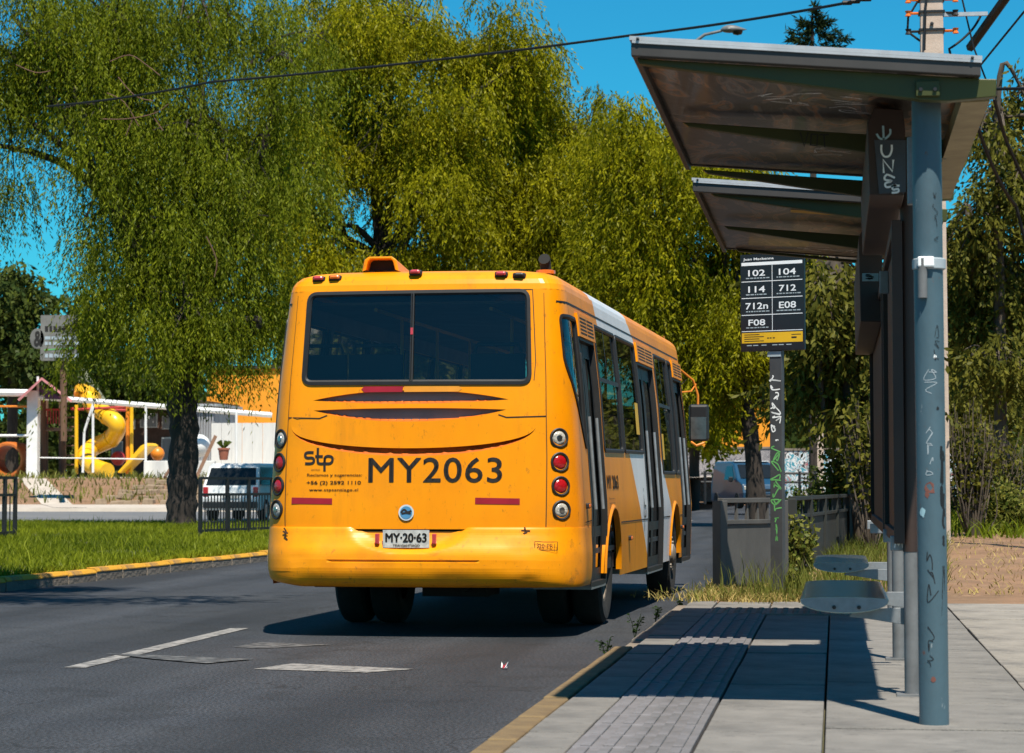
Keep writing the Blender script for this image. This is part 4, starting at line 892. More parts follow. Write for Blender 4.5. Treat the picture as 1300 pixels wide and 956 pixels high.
# slimmer posts carrying display panels
ZA += .035; ZB += .035
posts = [(gp(1158, 884, .1), s1, L1), (gp(1141, 838, .1), s2, L2), (np.array([.42, 19.4, .1]), s2, L2)]
for p, sh, L_ in posts:
    MB().tube([L_((p[0], p[1], .09)), L_((p[0], p[1], .80))], .036, 14).build('post', 'greypole', sh, smooth=40); MB().tube([L_((p[0], p[1], .80)), L_((p[0], p[1], rz_(p[0]) - .15))], .038, 14).build('post_sleeve', 'brown', sh, smooth=40)
    MB().box(*L_((p[0], p[1], .108)), .15, .15, .012).build('base_plate', 'greypole', sh)
def panel(x, ya, yb, za, zb, sh, L_):
    f = MB(); 
    for y in (ya, yb - .06): f.box(*L_((x, y + .03, (za + zb) / 2)), .05, .06, zb - za)
    for z in (za, zb - .06): f.box(*L_((x, (ya + yb) / 2, z + .03)), .046, yb - ya - .121, .06)
    fo = f.build('panel_frame', 'brown', sh, bevel=.003)
    MB().box(*L_((x + .008, (ya + yb) / 2, (za + zb) / 2)), .012, yb - ya - .122, zb - za - .122).build('panel', 'brown', fo)
p1_, p2_ = posts[0][0], posts[1][0]
panel(p1_[0] - .055, p1_[1] - .05, p2_[1] - .15, .84, 2.42, s1, L1)
panel(p2_[0] - .06, p2_[1] + .05, 20.2, .84, 2.36, s2, L2)
# dark casing boxes under the roof: the first ends in a grey plate with a hand-painted tag
def casing(ya, yb, x0, x1, z0, z1, sh, L_):
    f = lambda a, b, d: L_((a, ya + d, b))
    o = MB().prism([(x0 + .008, z0), (x1 - .008, z0 - .004), (x1, z1 - .10), (x1 - .01, z1), (x0 + .035, z1 + .012), (x0, z1 - .06)], yb - ya, f).build('casing_box', 'brown', sh, bevel=.004); return o
ya = 11.9; q0 = at(1101, 140, ya); q1 = at(1150, 247, ya); zc0, zc1 = q1[2], q0[2]
cb = casing(ya, 15.0, q0[0], q1[0], zc0, zc1, s1, L1)
fc = [(1110, 178), (1150, 178), (1150, 244), (1116, 246)]
MB().add([L1((at(u, v, ya)[0], ya - .006, at(u, v, ya)[2])) for u, v in fc] + [L1((at(u, v, ya)[0], ya - .0005, at(u, v, ya)[2])) for u, v in fc], [(0, 3, 2, 1), (0, 1, 5, 4), (1, 2, 6, 5), (2, 3, 7, 6), (3, 0, 4, 7)]).build('end_plate', 'boxface', cb)
fy_ = lambda u, v: L1((at(u, v, ya)[0], ya - .0075, at(u, v, ya)[2]))
tl = {'mblue': [[(1113, 170), (1117, 176), (1124, 176), (1130, 170), (1130, 164)], [(1121, 160), (1122, 178)]],
      'chalk': [[(1119, 184), (1119, 193), (1123, 199), (1129, 198), (1132, 191), (1132, 184)], [(1122, 220), (1121, 203), (1133, 218), (1134, 203)], [(1136, 226), (1126, 222), (1123, 228), (1132, 230), (1124, 233), (1126, 238), (1138, 235)], [(1142, 236), (1133, 236), (1134, 241), (1140, 240), (1140, 244), (1132, 245)]]}
for m, ls in tl.items(): strokes(MB(), [smooth_line(l, 4) if len(l) > 4 else l for l in ls], 2.6, fy_).build('hand_tag', m, cb)
q0 = at(1090, 290, 16.2); q1 = at(1121, 408, 16.2)
cb2 = casing(16.2, 20.3, q0[0], q1[0], q1[2], q0[2], s2, L2)
tg = at(1105, 352, 14.9); MB().box(*L1((tg[0], 14.9, tg[2])), .095, .02, .045).build('bracket_tag', 'mblue', s1); strokes(MB(), scribble(31, 4, .05, .03, tg[0], tg[2] + .015), .005, lambda a, b: L1((a, 14.887, b))).build('hand_tag', 'mblack', s1)
tg2 = at(1120, 354, 14.5); MB().box(*L1((tg2[0] + .01, 14.5, tg2[2] - .02)), .05, .03, .13).build('bracket', 'bracket', s1, bevel=.004)
q = at(1157, 220, 11.25); MB().box(*L1((q[0], 11.25, q[2] + .01)), .036, .05, .30).build('junction_plate', 'bracket', s1, bevel=.004)
# brush marks on roof panes and beams
zr_ = lambda x: rz_(x) - .0455
strokes(MB(), scribble(41, 5, .25, .5, .1, 12.3) + scribble(42, 4, .3, .5, -.2, 12.2), .006, lambda a, b: L1((a, b, zr_(a)))).build('scrawl', 'chalk', s1)
strokes(MB(), scribble(44, 3, .25, .4, .0, 14.0), .006, lambda a, b: L1((a, b, zr_(a)))).build('scrawl', 'chalk', s1)
yb_ = (Y0 + 14.8) / 2 - .0315
vt = [[(1016, 168), (1021, 186), (1026, 168)], [(1030, 170), (1029, 184), (1037, 185), (1038, 171), (1030, 170)], [(1040, 171), (1052, 171)], [(1046, 171), (1047, 187)]]
strokes(MB(), vt, 1.6, lambda u, v: L1((at(u, v, yb_)[0], yb_, at(u, v, yb_)[2]))).build('scrawl', 'mblack', s1)
ys_ = 17.2; zr_ = lambda x: rz_(x) - .0805; MB().add([L2((at(u, v, 1)[0] * 0 + x, y, zr_(x))) for u, v, x, y in ((0, 0, -.28, 16.55), (0, 0, .12, 16.55), (0, 0, .12, 16.72), (0, 0, -.28, 16.72))], [(0, 1, 2, 3)]).build('yellow_sticker', 'signyellow', s2)
strokes(MB(), scribble(47, 3, .3, .4, -.15, 19.4) + scribble(48, 3, .3, .4, .1, 19.5), .012, lambda a, b: L2((a, b, zr_(a)))).build('scrawl', 'chalk', s2)

# ------------------------------------------------------------------ benches
def bench(y0, y1, label, lift):
    x0, x1 = -.175, .254; xc = (x0 + x1) / 2; hw = (x1 - x0) / 2
    t = thing('bench', label, 'bench', (xc, y0, .1 + lift), 0, 'steel benches of the bus stop')
    top = [(hw * math.cos(w), .385 + .014 * math.sin(w) ** .8) for w in np.linspace(0, PI, 15)]; bot = [(hw * math.cos(w), .380 + .060 * math.sin(w)) for w in np.linspace(PI, 2 * PI, 15)]
    MB().prism(top + bot, y1 - y0, lambda a, b, d: (a, d, b)).build('seat', 'silver', t, smooth=35)
    MB().prism([(a * .985, .375 + (b - .375) * .93) for a, b in top + bot], .006, lambda a, b, d: (a, d - .0065, b)).build('end_cap', 'bracket', t, smooth=20)
    for dx in (-.05, .07): MB().lathe([(0, -.012), (.010, -.011), (.010, 0)], 8, (dx, -.006, .35), 'y').build('bolt', 'black', t)
    for y in (.06, y1 - y0 - .3):
        MB().prism([(.02, .30), (.05, .335), (.24, .345), (.395, .345), (.395, .25), (.30, .262), (.12, .29)], .012, lambda a, b, d: (a, y + d, b)).build('bench_arm', 'bracket', t, bevel=.002)
        MB().box(.31, y + .02, .66, .17, .05, .075).build('back_bracket', 'bracket', t, bevel=.006)
    return t
yb1 = posts[0][0][1] - .02
b1 = bench(yb1, yb1 + 2.25, 'nearer curved steel bench on the shelter posts', .08)
strokes(MB(), [smooth_line(l, 3) for l in ([(0, 0), (.01, .04), (.02, .01), (.03, .045), (.04, 0)], [(.05, .02), (.06, .04), (.075, .03), (.065, .01), (.05, .02)], [(.085, .04), (.095, 0), (.105, .035), (.115, 0), (.125, .04)])], .006, lambda a, b: (.245 + a, .054, .638 + b)).build('hand_tag', 'chalk', b1)
b2 = bench(19.75, 22.0, 'farther curved steel bench, behind the nearer one', .03)

# ------------------------------------------------------------------ route sign
sb_ = gp(988, 757, .09); SR = -R(25.7)
rs = thing('route_sign', 'black bus stop sign listing route numbers on a tagged grey post', 'bus stop sign', (sb_[0], sb_[1], .06), SR)
DZ = -.06
su = lambda v: (617 - v) / 3200 * sb_[1] * 1.003 + EYE + DZ
MB().box(0, 0, su(447) / 2 + .05, .13, .055, su(447) + .1).build('post', 'postgrey', rs, bevel=.006)
bz0, bz1 = su(447), su(324); bw_ = .335
bo = MB().box(-.02, -.036, (bz0 + bz1) / 2, bw_ * 2, .03, bz1 - bz0).build('board', 'signblack', rs, bevel=.004)
bx = lambda a: -.02 + (a - .5) * 2 * bw_
bzf = lambda b: bz1 - b * (bz1 - bz0)
fb = lambda a, b: (bx(a), -.0525, bzf(b))
def brect(name, a0, b0, a1, b1, m, d=0): return MB().add([(bx(a), -.0525 - d, bzf(b)) for a, b in ((a0, b1), (a1, b1), (a1, b0), (a0, b0))], [(0, 1, 2, 3)]).build(name, m, bo)
def btxt(s, a0, b0, a1, b1, m='signwhite', bold=.0):
    V, Fc = text2d(s, 1, bold); lo, hi = V.min(0), V.max(0); q = (V - lo) / (hi - lo)
    MB().add([(bx(a0 + x * (a1 - a0)), -.0535, bzf(b1 + y * (b0 - b1))) for x, y in q], Fc).build('route_text', m, bo)
brect('header_band', .02, .082, .975, .115, 'signwhite')
btxt('Juan Mackenna', .05, .035, .53, .068, 'signwhite', .012)
cell = [(.02, .118, .50, .275), (.51, .118, .975, .275), (.02, .285, .50, .445), (.51, .285, .975, .445), (.02, .455, .50, .62), (.51, .455, .975, .62), (.02, .63, .50, .785)]
for i, s in enumerate(['102', '104', '114', '712', '712n', 'E08', 'F08']):
    a0, b0, a1, b1 = cell[i]; w = .265 if len(s) == 3 else .355; m_ = (a0 + a1) / 2; h_ = b1 - b0
    btxt(s, m_ - w / 2, b0 + h_ * .27, m_ + w / 2, b0 + h_ * .68, 'signwhite', .012)
    r_ = random.Random(i); x = m_ - .17
    while x < m_ + .16:                      # small destination line, too small to read
        w2 = r_.uniform(.02, .06); brect('small_print', x, b0 + h_ * .78, x + w2, b0 + h_ * .85, 'mgrey'); x += w2 + .012
for b in (.277, .448, .622, .79): brect('rule', .02, b, .975, b + .007, 'signwhite')
brect('rule', .500, .118, .508, .79, 'signwhite', .0004)
brect('yellow_band', .02, .81, .975, .915, 'signyellow')
for i in range(4): brect('small_print', .06, .825 + i * .022, .30 + .07 * (i % 2), .833 + i * .022, 'ink', .0006)
for a in (.42, .46, .51): brect('small_print', a, .862, a + .03, .874, 'ink', .0006)
brect('small_print', .80, .835, .95, .843, 'ink', .0006); brect('small_print', .80, .86, .88, .878, 'ink', .0006)
for a in (.10, .2, .33, .5, .6, .72): brect('small_print', a, .935, a + .08, .944, 'mgrey')
MB().box(-.01, -.02, bz0 - .03, .14, .03, .05).build('clamp', 'mgrey', rs)
fp = lambda a, b: (a, -.0290, b)
strokes(MB(), scribble(61, 8, .115, su(478) - su(560), 0, su(478)), .011, fp).build('hand_tag', 'chalk', rs)
strokes(MB(), scribble(63, 9, .11, su(566) - su(662), 0, su(566)), .012, fp).build('hand_tag', 'mgreen', rs)
strokes(MB(), scribble(66, 2, .02, su(666) - su(690), 0, su(666)), .008, fp).build('hand_tag', 'mgreen', rs)

# ------------------------------------------------------------------ railing beside the verge
def railing(p0, p1, label, m, n, nposts, zt=1.0, zm=.76, zb=.12):
    p0, p1 = np.array(p0[:2]), np.array(p1[:2]); L = float(np.hypot(*(p1 - p0))); rz = math.atan2(*(p1 - p0)[::-1])
    t = thing('railing', label, 'railing', (p0[0], p0[1], 0), rz, 'grey railing sections by the verge')
    MB().box(L / 2, 0, zt - .025, L, .07, .05).build('top_rail', m, t, bevel=.006); MB().box(L / 2, 0, zm, L - .02, .05, .045).build('mid_rail', m, t, bevel=.005)
    pr_ = None
    for i in range(nposts + 1):
        o = MB().box(0, 0, zt / 2 - .015, .13 if i == 0 else .09, .10, zt - .02).build('post', m, t, bevel=.008) if i < 2 else inst(pr_, parent=t)
        pr_ = o; o.location = (.0 + L * i / nposts, .005, 0)
    pn = MB().box(0, 0, (zb + zm) / 2 - .012, L / nposts - .10, .035, zm - zb - .03).build('lower_panel', m, t, bevel=.004)
    for i in range(nposts):
        o = pn if i == 0 else inst(pn, parent=t); o.location = (L * (i + .5) / nposts, .012, 0)
    up = MB().box(0, 0, (zt + zm) / 2 - .01, .035, .03, zt - zm - .05, taper=.55).build('upright', m, t)
    for i in range(n):
        o = up if i == 0 else inst(up, parent=t); o.location = (L * (i + .5) / n, 0, 0)
ra, rb, rc = gp(915, 757, 0.03), gp(994, 752, .03), gp(1088, 700, .08)
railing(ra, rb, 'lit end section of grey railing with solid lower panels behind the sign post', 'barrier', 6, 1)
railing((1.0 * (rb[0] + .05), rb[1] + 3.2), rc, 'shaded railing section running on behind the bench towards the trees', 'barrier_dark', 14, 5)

# ------------------------------------------------------------------ utility pole, wires, street lamp
ub_ = gp(1189, 702, .1); YU = ub_[1]
up_ = thing('utility_pole', 'tall concrete utility pole behind the shelter with straps and wires', 'utility pole', (ub_[0], YU, .1))
ZU = 11.5; MB().add([(-.21, -.17, 0), (.21, -.17, 0), (.21, .17, 0), (-.21, .17, 0), (-.16, -.13, ZU), (.16, -.13, ZU), (.16, .13, ZU), (-.16, .13, ZU)], [(0, 1, 5, 4), (1, 2, 6, 5), (2, 3, 7, 6), (3, 0, 4, 7), (4, 5, 6, 7)]).build('shaft', 'concpole', up_, bevel=.02)
zu = lambda v: EYE + (617 - v) / 3200 * YU - .1
for v in (3, 20, 43):
    MB().box(0, 0, zu(v), .40, .34, .035).build('strap', 'black', up_)
    for sx in (-1, 1):
        MB().tube([(sx * .2, -.1, zu(v) - .02), (sx * .34, -.16, zu(v) - .03)], .02, 6).lathe([(0, -.05), (.05, -.04), (.03, 0), (.05, .04), (0, .05)], 8, (sx * .36, -.16, zu(v) - .03)).build('insulator', 'amber' if (v + sx) % 3 else 'blackiron', up_)
MB().box(.5, -.1, zu(24), .7, .05, .06).build('crossarm', 'alu', up_)
MB().tube([(-.12, -.2, zu(70)), (-.10, -.2, zu(20)), (-.06, -.19, zu(-10))], .02, 6).build('down_lead', 'black', up_)
for v in (36,): MB().lathe([(0, -.02), (.03, -.015), (.03, 0)], 8, (0, -.155, zu(v)), 'y').build('bolt', 'black', up_)
def wire(label, pts, r, sag=.0, n=24, seg=None):
    pts = [np.array(p, float) for p in pts]; out = []
    for a, b in zip(pts[:-1], pts[1:]):
        for t in np.linspace(0, 1, n, endpoint=False): q = a + (b - a) * t; q[2] -= sag * 4 * t * (1 - t); out.append(q)
    out.append(pts[-1]); o = MB().tube(out, r, 6).build('power_cable', 'wire'); tag(o, label, 'cable', 'cables strung from the utility pole'); return o
top = (ub_[0] - .2, YU - .1, EYE + (617 + 10) / 3200 * YU)
wl1 = wire('long black cable crossing the sky leftwards into the trees', [top, at(800, 45, 46), at(268, 104, 52), at(60, 135, 56)], .024, .06)
for f in (.155, .19, .215):
    p = top + (at(800, 45, 46) - top) * f; p[2] -= .06 * 4 * f * (1 - f); MB().lathe([(0, -.09), (.04, -.07), (.04, .07), (0, .09)], 8, tuple(p), 'x').build('splice', 'wire', wl1)
wire('thick bundled cable rising to the upper right of the pole', [at(1232, 60, 40), at(1275, 0, 38), at(1300, -40, 37), at(1420, -230, 33), at(1700, -700, 27)], .075, .0)
wire('thin cable sloping across the upper right corner', [at(1243, 85, 40), at(1300, 15, 38), at(1330, -20, 37), at(1500, -220, 32), at(1800, -600, 27)], .018)
wire('cable leaving the shelter roof to the right edge', [at(1262, 113, 44), at(1330, 112, 43), at(1800, 90, 38), at(2400, 0, 30)], .028)
wire('cable looping from the strap down behind the roof', [at(1245, 20, YU), at(1232, 40, YU), at(1205, 62, YU), at(1210, 80, YU)], .02, .02, 8)
wire('steep guy wire falling right of the pole', [at(1217, -20, YU), at(1236, 60, YU), at(1255, 110, YU)], .014)
wire('curled jumper lead left of the pole', [at(1166, 0, YU), at(1153, 22, YU), at(1152, 40, YU), at(1168, 52, YU)], .018, 0, 4)
wire('slack cable dropping through the right hand trees', [at(1238, 150, 44), at(1262, 215, 45), at(1290, 262, 46), at(1335, 420, 47)], .035, .05)
wire('second slack cable beside the right hand trees', [at(1262, 125, 44), at(1278, 180, 45), at(1312, 250, 46), at(1365, 420, 48)], .035, .03)
lp = at(850, 300, 72); lz = at(930, 38, 72)
sl2 = thing('street_lamp', 'street lamp head on a curved arm above the shelter roof', 'street lamp', (lp[0], lp[1], 0))
hx = at(914, 40, 72)[0] - lp[0]
MB().tube([(0, 0, 0), (0, 0, lz[2] - 2.4)], [.11, .08], 10).build('pole', 'greypole', sl2, smooth=40)
MB().tube([(0, 0, lz[2] - 2.4), (.12, 0, lz[2] - 1.3), (.5, 0, lz[2] - .5), (hx * .7, 0, lz[2] - .12), (hx + .05, 0, lz[2] - .02)], [.08, .07, .055, .045, .04], 8).build('arm', 'greypole', sl2, smooth=60)
MB().add(*(lambda n=14: ([(hx + 1.0 * (i / n) * .78, .19 * math.sin(PI * (i / n) ** .7) * math.cos(w), lz[2] + .15 * math.sin(PI * (i / n) ** .7) * math.sin(w) * (1 if math.sin(w) > 0 else .55)) for i in range(n + 1) for w in np.linspace(0, 2 * PI, 12, endpoint=False)], [(i * 12 + k, i * 12 + (k + 1) % 12, (i + 1) * 12 + (k + 1) % 12, (i + 1) * 12 + k) for i in range(n) for k in range(12)]))()).build('lamp_head', 'greypole', sl2, smooth=50)
MB().lathe([(.0, -.16), (.12, -.13), (.16, -.05)], 12, (hx + .5, 0, lz[2])).build('lens', 'black', sl2, smooth=50)

# ------------------------------------------------------------------ black fences on the median
def ironfence(p0, p1, zt, label, n, posts_):
    p0, p1 = np.array(p0), np.array(p1); L = float(np.hypot(*(p1 - p0)[:2])); rz = math.atan2((p1 - p0)[1], (p1 - p0)[0])
    t = thing('iron_fence', label, 'fence', p0, rz, 'black iron fences on the median')
    for z in (zt, zt * .72, .12): MB().box(L / 2, 0, z, L, .03, .05).build('rail', 'blackiron', t)
    pp_ = MB().box(0, 0, zt / 2, .07, .06, zt + .02).build('post', 'blackiron', t)
    for i, x in enumerate(posts_):
        o = pp_ if i == 0 else inst(pp_, parent=t); o.location = (L * x, 0, 0)
    br = MB().box(0, 0, .36 * zt + .05, .020, .02, .72 * zt - .1).build('bar', 'blackiron', t)
    for i in range(n):
        o = br if i == 0 else inst(br, parent=t); o.location = (L * (i + .5) / n, 0, 0)
f0 = gp(254, 682, .15); f1 = at(345, 672, f0[1] + 3.5); f1[2] = .15
ironfence(f0, f1, 1.12, 'black iron fence beside the tree trunk, partly behind the bus', 24, (0, .36, .66, 1))
e0 = gp(-60, 690, .15); e1 = gp(19, 684, .15)
ironfence(e0, e1, 1.12, 'black iron fence end at the left edge of the grass', 16, (0, .82, 1))

# ------------------------------------------------------------------ cars
def car(label, cat, loc, rz, prof, W2, glassz, paint, name):
    """prof: closed side outline (y, z) from the front bumper round over the roof to the rear; W2 half width"""
    t = thing(name, label, cat, loc, rz)
    hw = lambda z: W2 * (1 - .16 * max(0, (z - glassz) / .8)) if z > glassz else W2 * (1 - .08 * max(0, .5 - z))
    n = len(prof); mb = MB()
    V = [(-hw(z), y, z) for y, z in prof] + [(hw(z), y, z) for y, z in prof]
    mb.add(V, [tuple(range(n)), tuple(range(2 * n - 1, n - 1, -1))] + [(i, n + i, n + (i + 1) % n, (i + 1) % n) for i in range(n)])
    mb.build('body', paint, t, bevel=.05); return t, hw
def carwheels(t, W2, ys, r=.32):
    for y in ys:
        for s in (-1, 1):
            w = MB().lathe([(0, -.1), (r * .6, -.1), (r * .92, -.11), (r, -.07), (r, .07), (r * .92, .11), (r * .6, .1)], 20, (s * (W2 - .1), y, r), 'x').build('wheel', 'tyre', t, smooth=40)
            MB().lathe([(r * .6, s * .102), (r * .5, s * .09), (0, s * .095)], 16, (s * (W2 - .1), y, r), 'x').build('rim', 'chrome', w, smooth=40)
# van, front towards us (front = -y here)
vp = at(950, 645, 100); VS = 1.0
pv = [(-2.1, .28), (-2.15, .62), (-2.02, .95), (-1.35, 1.16), (-.62, 1.74), (-.2, 1.84), (1.9, 1.84), (2.05, 1.6), (2.1, .9), (2.08, .28)]
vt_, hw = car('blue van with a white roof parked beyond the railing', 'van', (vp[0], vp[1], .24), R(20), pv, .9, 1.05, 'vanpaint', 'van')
MB().add([(-.74, -1.36, 1.19), (.74, -1.36, 1.19), (.66, -.67, 1.72), (-.66, -.67, 1.72)], [(0, 1, 2, 3)]).build('windscreen', 'carglass', vt_)
for s in (-1, 1):
    MB().add([(s * .905, -1.0, 1.12), (s * .905, .3, 1.12), (s * .80, .3, 1.66), (s * .80, -.45, 1.66)], [(0, 1, 2, 3)]).build('side_window', 'carglass', vt_)
    MB().box(s * .68, -2.06, .80, .34, .14, .17).build('headlight', 'clear_lens', vt_, bevel=.03)
    MB().box(s * 1.02, -.95, 1.14, .18, .09, .2).build('mirror', 'black', vt_, bevel=.03)
MB().box(0, -2.13, .42, 1.6, .12, .26).build('bumper', 'black', vt_, bevel=.03); MB().box(0, -2.12, .72, .7, .06, .1).build('grille', 'black', vt_)
MB().box(0, .7, 1.85, 1.42, 2.3, .03).build('roof', 'suvpaint', vt_, bevel=.01)
carwheels(vt_, .9, (-1.35, 1.35))
# white SUV, rear towards us, on the far carriageway
sp_ = at(318, 660, 78)
ps = [(-2.05, .35), (-2.1, .72), (-2.05, 1.08), (-1.75, 1.70), (-1.55, 1.80), (.6, 1.80), (1.25, 1.15), (2.1, 1.0), (2.2, .4)]
st2, hw = car('white SUV seen from behind beyond the iron fence', 'car', (sp_[0], sp_[1], .02), R(-4), ps, .92, 1.08, 'suvpaint', 'parked_car')
MB().add([(-.80, -2.045, 1.13), (.80, -2.045, 1.13), (.72, -1.78, 1.66), (-.72, -1.78, 1.66)], [(0, 1, 2, 3)]).build('rear_window', 'carglass', st2)
for s in (-1, 1):
    MB().add([(s * .925, -1.9, 1.13), (s * .925, .95, 1.13), (s * .81, .5, 1.68), (s * .81, -1.62, 1.68)], [(0, 1, 2, 3)]).build('side_window', 'carglass', st2)
    MB().box(s * .80, -2.06, .92, .16, .1, .3).build('tail_light', 'red', st2, bevel=.02)
MB().box(0, -2.10, .52, 1.74, .14, .2).build('bumper', 'black', st2, bevel=.03); MB().box(0, -2.112, .80, .52, .02, .15).build('number_plate', 'plate', st2)
carwheels(st2, .92, (-1.3, 1.35), .35)

# ------------------------------------------------------------------ playground, left
def gz_bank(Y): return float(np.interp(Y, [96, 101, 109, 112, 190], [.26, .36, 1.42, 1.5, 1.9]))
YP = 114.0
def pxbar(mb, a, b, r, n=8): mb.tube([at(a[0], a[1], a[2] if len(a) > 2 else YP), at(b[0], b[1], b[2] if len(b) > 2 else YP)], r, n); return mb
pg = thing('white_frame', 'white pergola frame with posts and long beam along the playground', 'playground frame', (0, 0, 0))
c = at(43, 500, YP); d = at(43, 606, YP); MB().box(c[0], YP, (c[2] + d[2]) / 2, .52, .45, c[2] - d[2] + .3).build('pillar', 'white', pg, bevel=.02)
pxbar(MB(), (-40, 498), (40, 499), .17).build('beam', 'white', pg); pxbar(MB(), (48, 504), (345, 527, 118), .13).build('beam', 'white', pg)
pxbar(MB(), (-40, 516), (40, 516), .05).build('rail', 'orange', pg); pxbar(MB(), (-40, 553), (36, 553), .06).build('rail', 'white', pg); pxbar(MB(), (50, 581), (186, 583), .03).build('rail', 'white', pg)
for u, v0, v1 in ((118, 512, 600), (185, 516, 585), (300, 522, 600), (48, 478, 505)): pxbar(MB(), (u, v0), (u, v1), .06).build('post', 'white', pg)
pxbar(MB(), (118, 514), (107, 548), .06).tube([at(107, 548, YP), at(105, 600, YP)], .06, 8).build('brace', 'white', pg)
YH = 119
hut = thing('play_tower', 'timber play tower with pink gabled roof behind the white frame', 'play tower', (0, 0, 0))
def hp(u, v, dy=0): return tuple(at(u, v, YH + dy))
MB().add([hp(22, 507, -6), hp(53, 479, -6), hp(92, 508, -6), hp(22, 507, 2), hp(53, 479, 2), hp(92, 508, 2)], [(0, 1, 4, 3), (1, 2, 5, 4)]).build('roof', 'pink', hut).modifiers.new('s', 'SOLIDIFY').thickness = .12
MB().add([hp(36, 506, -5), hp(53, 489, -5), hp(80, 507, -5), hp(36, 506, -4.8), hp(53, 489, -4.8), hp(80, 507, -4.8)], [(0, 1, 2), (5, 4, 3), (0, 3, 4, 1), (1, 4, 5, 2), (2, 5, 3, 0)]).build('gable', 'pinkin', hut)
for u in (55, 80): pxbar(MB(), (u, 505, YH), (u, 604, YH), .14).build('post', 'wood', hut)
for u in (58, 78): pxbar(MB(), (u, 505, YH + 3), (u, 604, YH + 3), .14).build('post', 'wood', hut)
dk = at(66, 545, YH + 1.5); MB().box(dk[0], YH + 1.5, dk[2], 1.1, 3, .12).build('deck', 'wood', hut)
for i in range(7): pxbar(MB(), (57 + i * 3.6, 521, YH + .05), (57 + i * 3.6, 538, YH + .05), .035).build('baluster', 'redpaint', hut)
pxbar(MB(), (55, 520, YH), (80, 520, YH), .05).build('rail', 'redpaint', hut); pxbar(MB(), (90, 519, YH), (160, 521, YH), .07).build('rail', 'redpaint', hut)
for i in range(6): pxbar(MB(), (84, 530 + i * 12, YH), (94, 530 + i * 12, YH), .04).build('rung', 'wood', hut)
ss = thing('spiral_slide', 'yellow spiral tube slide at the playground', 'slide', (0, 0, 0))
pth = smooth_line([(112, 505, 118.6), (120, 517, 117.6), (136, 527, 116.9), (149, 540, 116.6), (142, 556, 117.4), (120, 567, 117.8), (109, 578, 116.9), (118, 592, 116), (136, 599, 115.2)], 6)
MB().tube([at(u, v, y) for u, v, y in pth], .42, 16).build('tube', 'slide', ss, smooth=50)
for f in (12, 24, 36):
    a, b = at(*pth[f]), at(*pth[f + 1]); dv = (b - a) / np.linalg.norm(b - a); MB().tube([a, a + dv * .12], .46, 16).build('joint_ring', 'slide', ss)
MB().tube([at(108, 506, 118.7), at(112, 498, 118.9)], [.6, .7], 12).build('slide_mouth', 'slide', ss, smooth=40)
s3 = thing('small_slide', 'short yellow slide right of the spiral slide', 'slide', (0, 0, 0))
MB().prism([(148, 600), (152, 601), (183, 571), (190, 566), (186, 562), (178, 566)], .9, lambda u, v, d: tuple(at(u, v, 116) + np.array([.25 * d, d, 0]))).build('chute', 'slide', s3, bevel=.05)
for u in (146, 151): pass
cp = thing('climbing_frame', 'orange climbing posts beside the spiral slide', 'climbing frame', (0, 0, 0))
for u in (97, 162, 167): pxbar(MB(), (u, 514, 116.5), (u, 602, 116.5), .09).build('post', 'slide' if u != 162 else 'orange', cp)
pxbar(MB(), (97, 520, 116.5), (167, 516, 116.5), .06).build('crossbar', 'redpaint', cp)
bb = at(16, 584, 119); br_ = MB().lathe([(.8, -.9), (.88, -.8), (.88, .8), (.8, .9), (.7, .9), (.7, -.9), (.8, -.9)], 24, (bb[0], 119, bb[2]), 'y').build('play_barrel', 'barrel_orange', smooth=40); tag(br_, 'orange play barrel at the left end of the playground', 'barrel')
pt_ = at(68, 580, 121)
for i, (u, v, m, s, lab) in enumerate(((200, 576, 'orange', .34, 'orange ball-shaped toy on the low white wall'), (150, 582, 'redpaint', .35, 'small red toy behind the yellow slide'), (253, 566, 'white', .55, 'round white tank beside the leaning plank'))):
    p = at(u, v, 118); o = MB().lathe([(0, -s), (s * .6, -s * .85), (s * .95, -.3 * s), (s, .1 * s), (s * .8, .62 * s), (s * .35, .95 * s), (0, s)], 16, tuple(p)).build('toy' if i < 2 else 'water_tank', m, smooth=60); tag(o, lab, 'toy' if i < 2 else 'tank')
pl_ = MB().add([tuple(at(u, v, y)) for u, v, y in ((244, 612, 106), (249, 612, 106), (276, 554, 110), (272, 552, 110))] + [tuple(at(u, v, y + .15)) for u, v, y in ((244, 612, 106), (249, 612, 106), (276, 554, 110), (272, 552, 110))], [(0, 1, 2, 3), (7, 6, 5, 4), (0, 4, 5, 1), (1, 5, 6, 2), (2, 6, 7, 3), (3, 7, 4, 0)]).build('plank', 'wood'); tag(pl_, 'long brown plank leaning beside the tree trunk', 'plank')
pl2 = MB().tube([at(209, 606, 108), at(219, 590, 110)], .07, 6).build('timber_prop', 'wood'); tag(pl2, 'short reddish timber prop left of the tree trunk', 'timber')
pot = thing('flower_pot', 'terracotta flower pot with a small plant in front of the white boards', 'flower pot', at(284, 584, 117)); pot.scale = (.6, .6, .6); MB().lathe([(0, 0), (.32, 0), (.44, .8), (.5, .82), (.5, .95), (.40, .95), (.38, .8), (0, .75)], 14).build('pot', 'terra', pot, smooth=35)
lf = MB(); rr = random.Random(8)
for i in range(40):
    a = rr.uniform(0, 6.28); l = rr.uniform(.5, 1.0); x, y = math.cos(a), math.sin(a); lf.add([(0, 0, .8), (x * l * .4 - y * .08, y * l * .4 + x * .08, .9 + l * .7), (x * l * .7, y * l * .7, .85 + l * .6)], [(0, 1, 2)])
lf.build('foliage', M['weed'], pot)
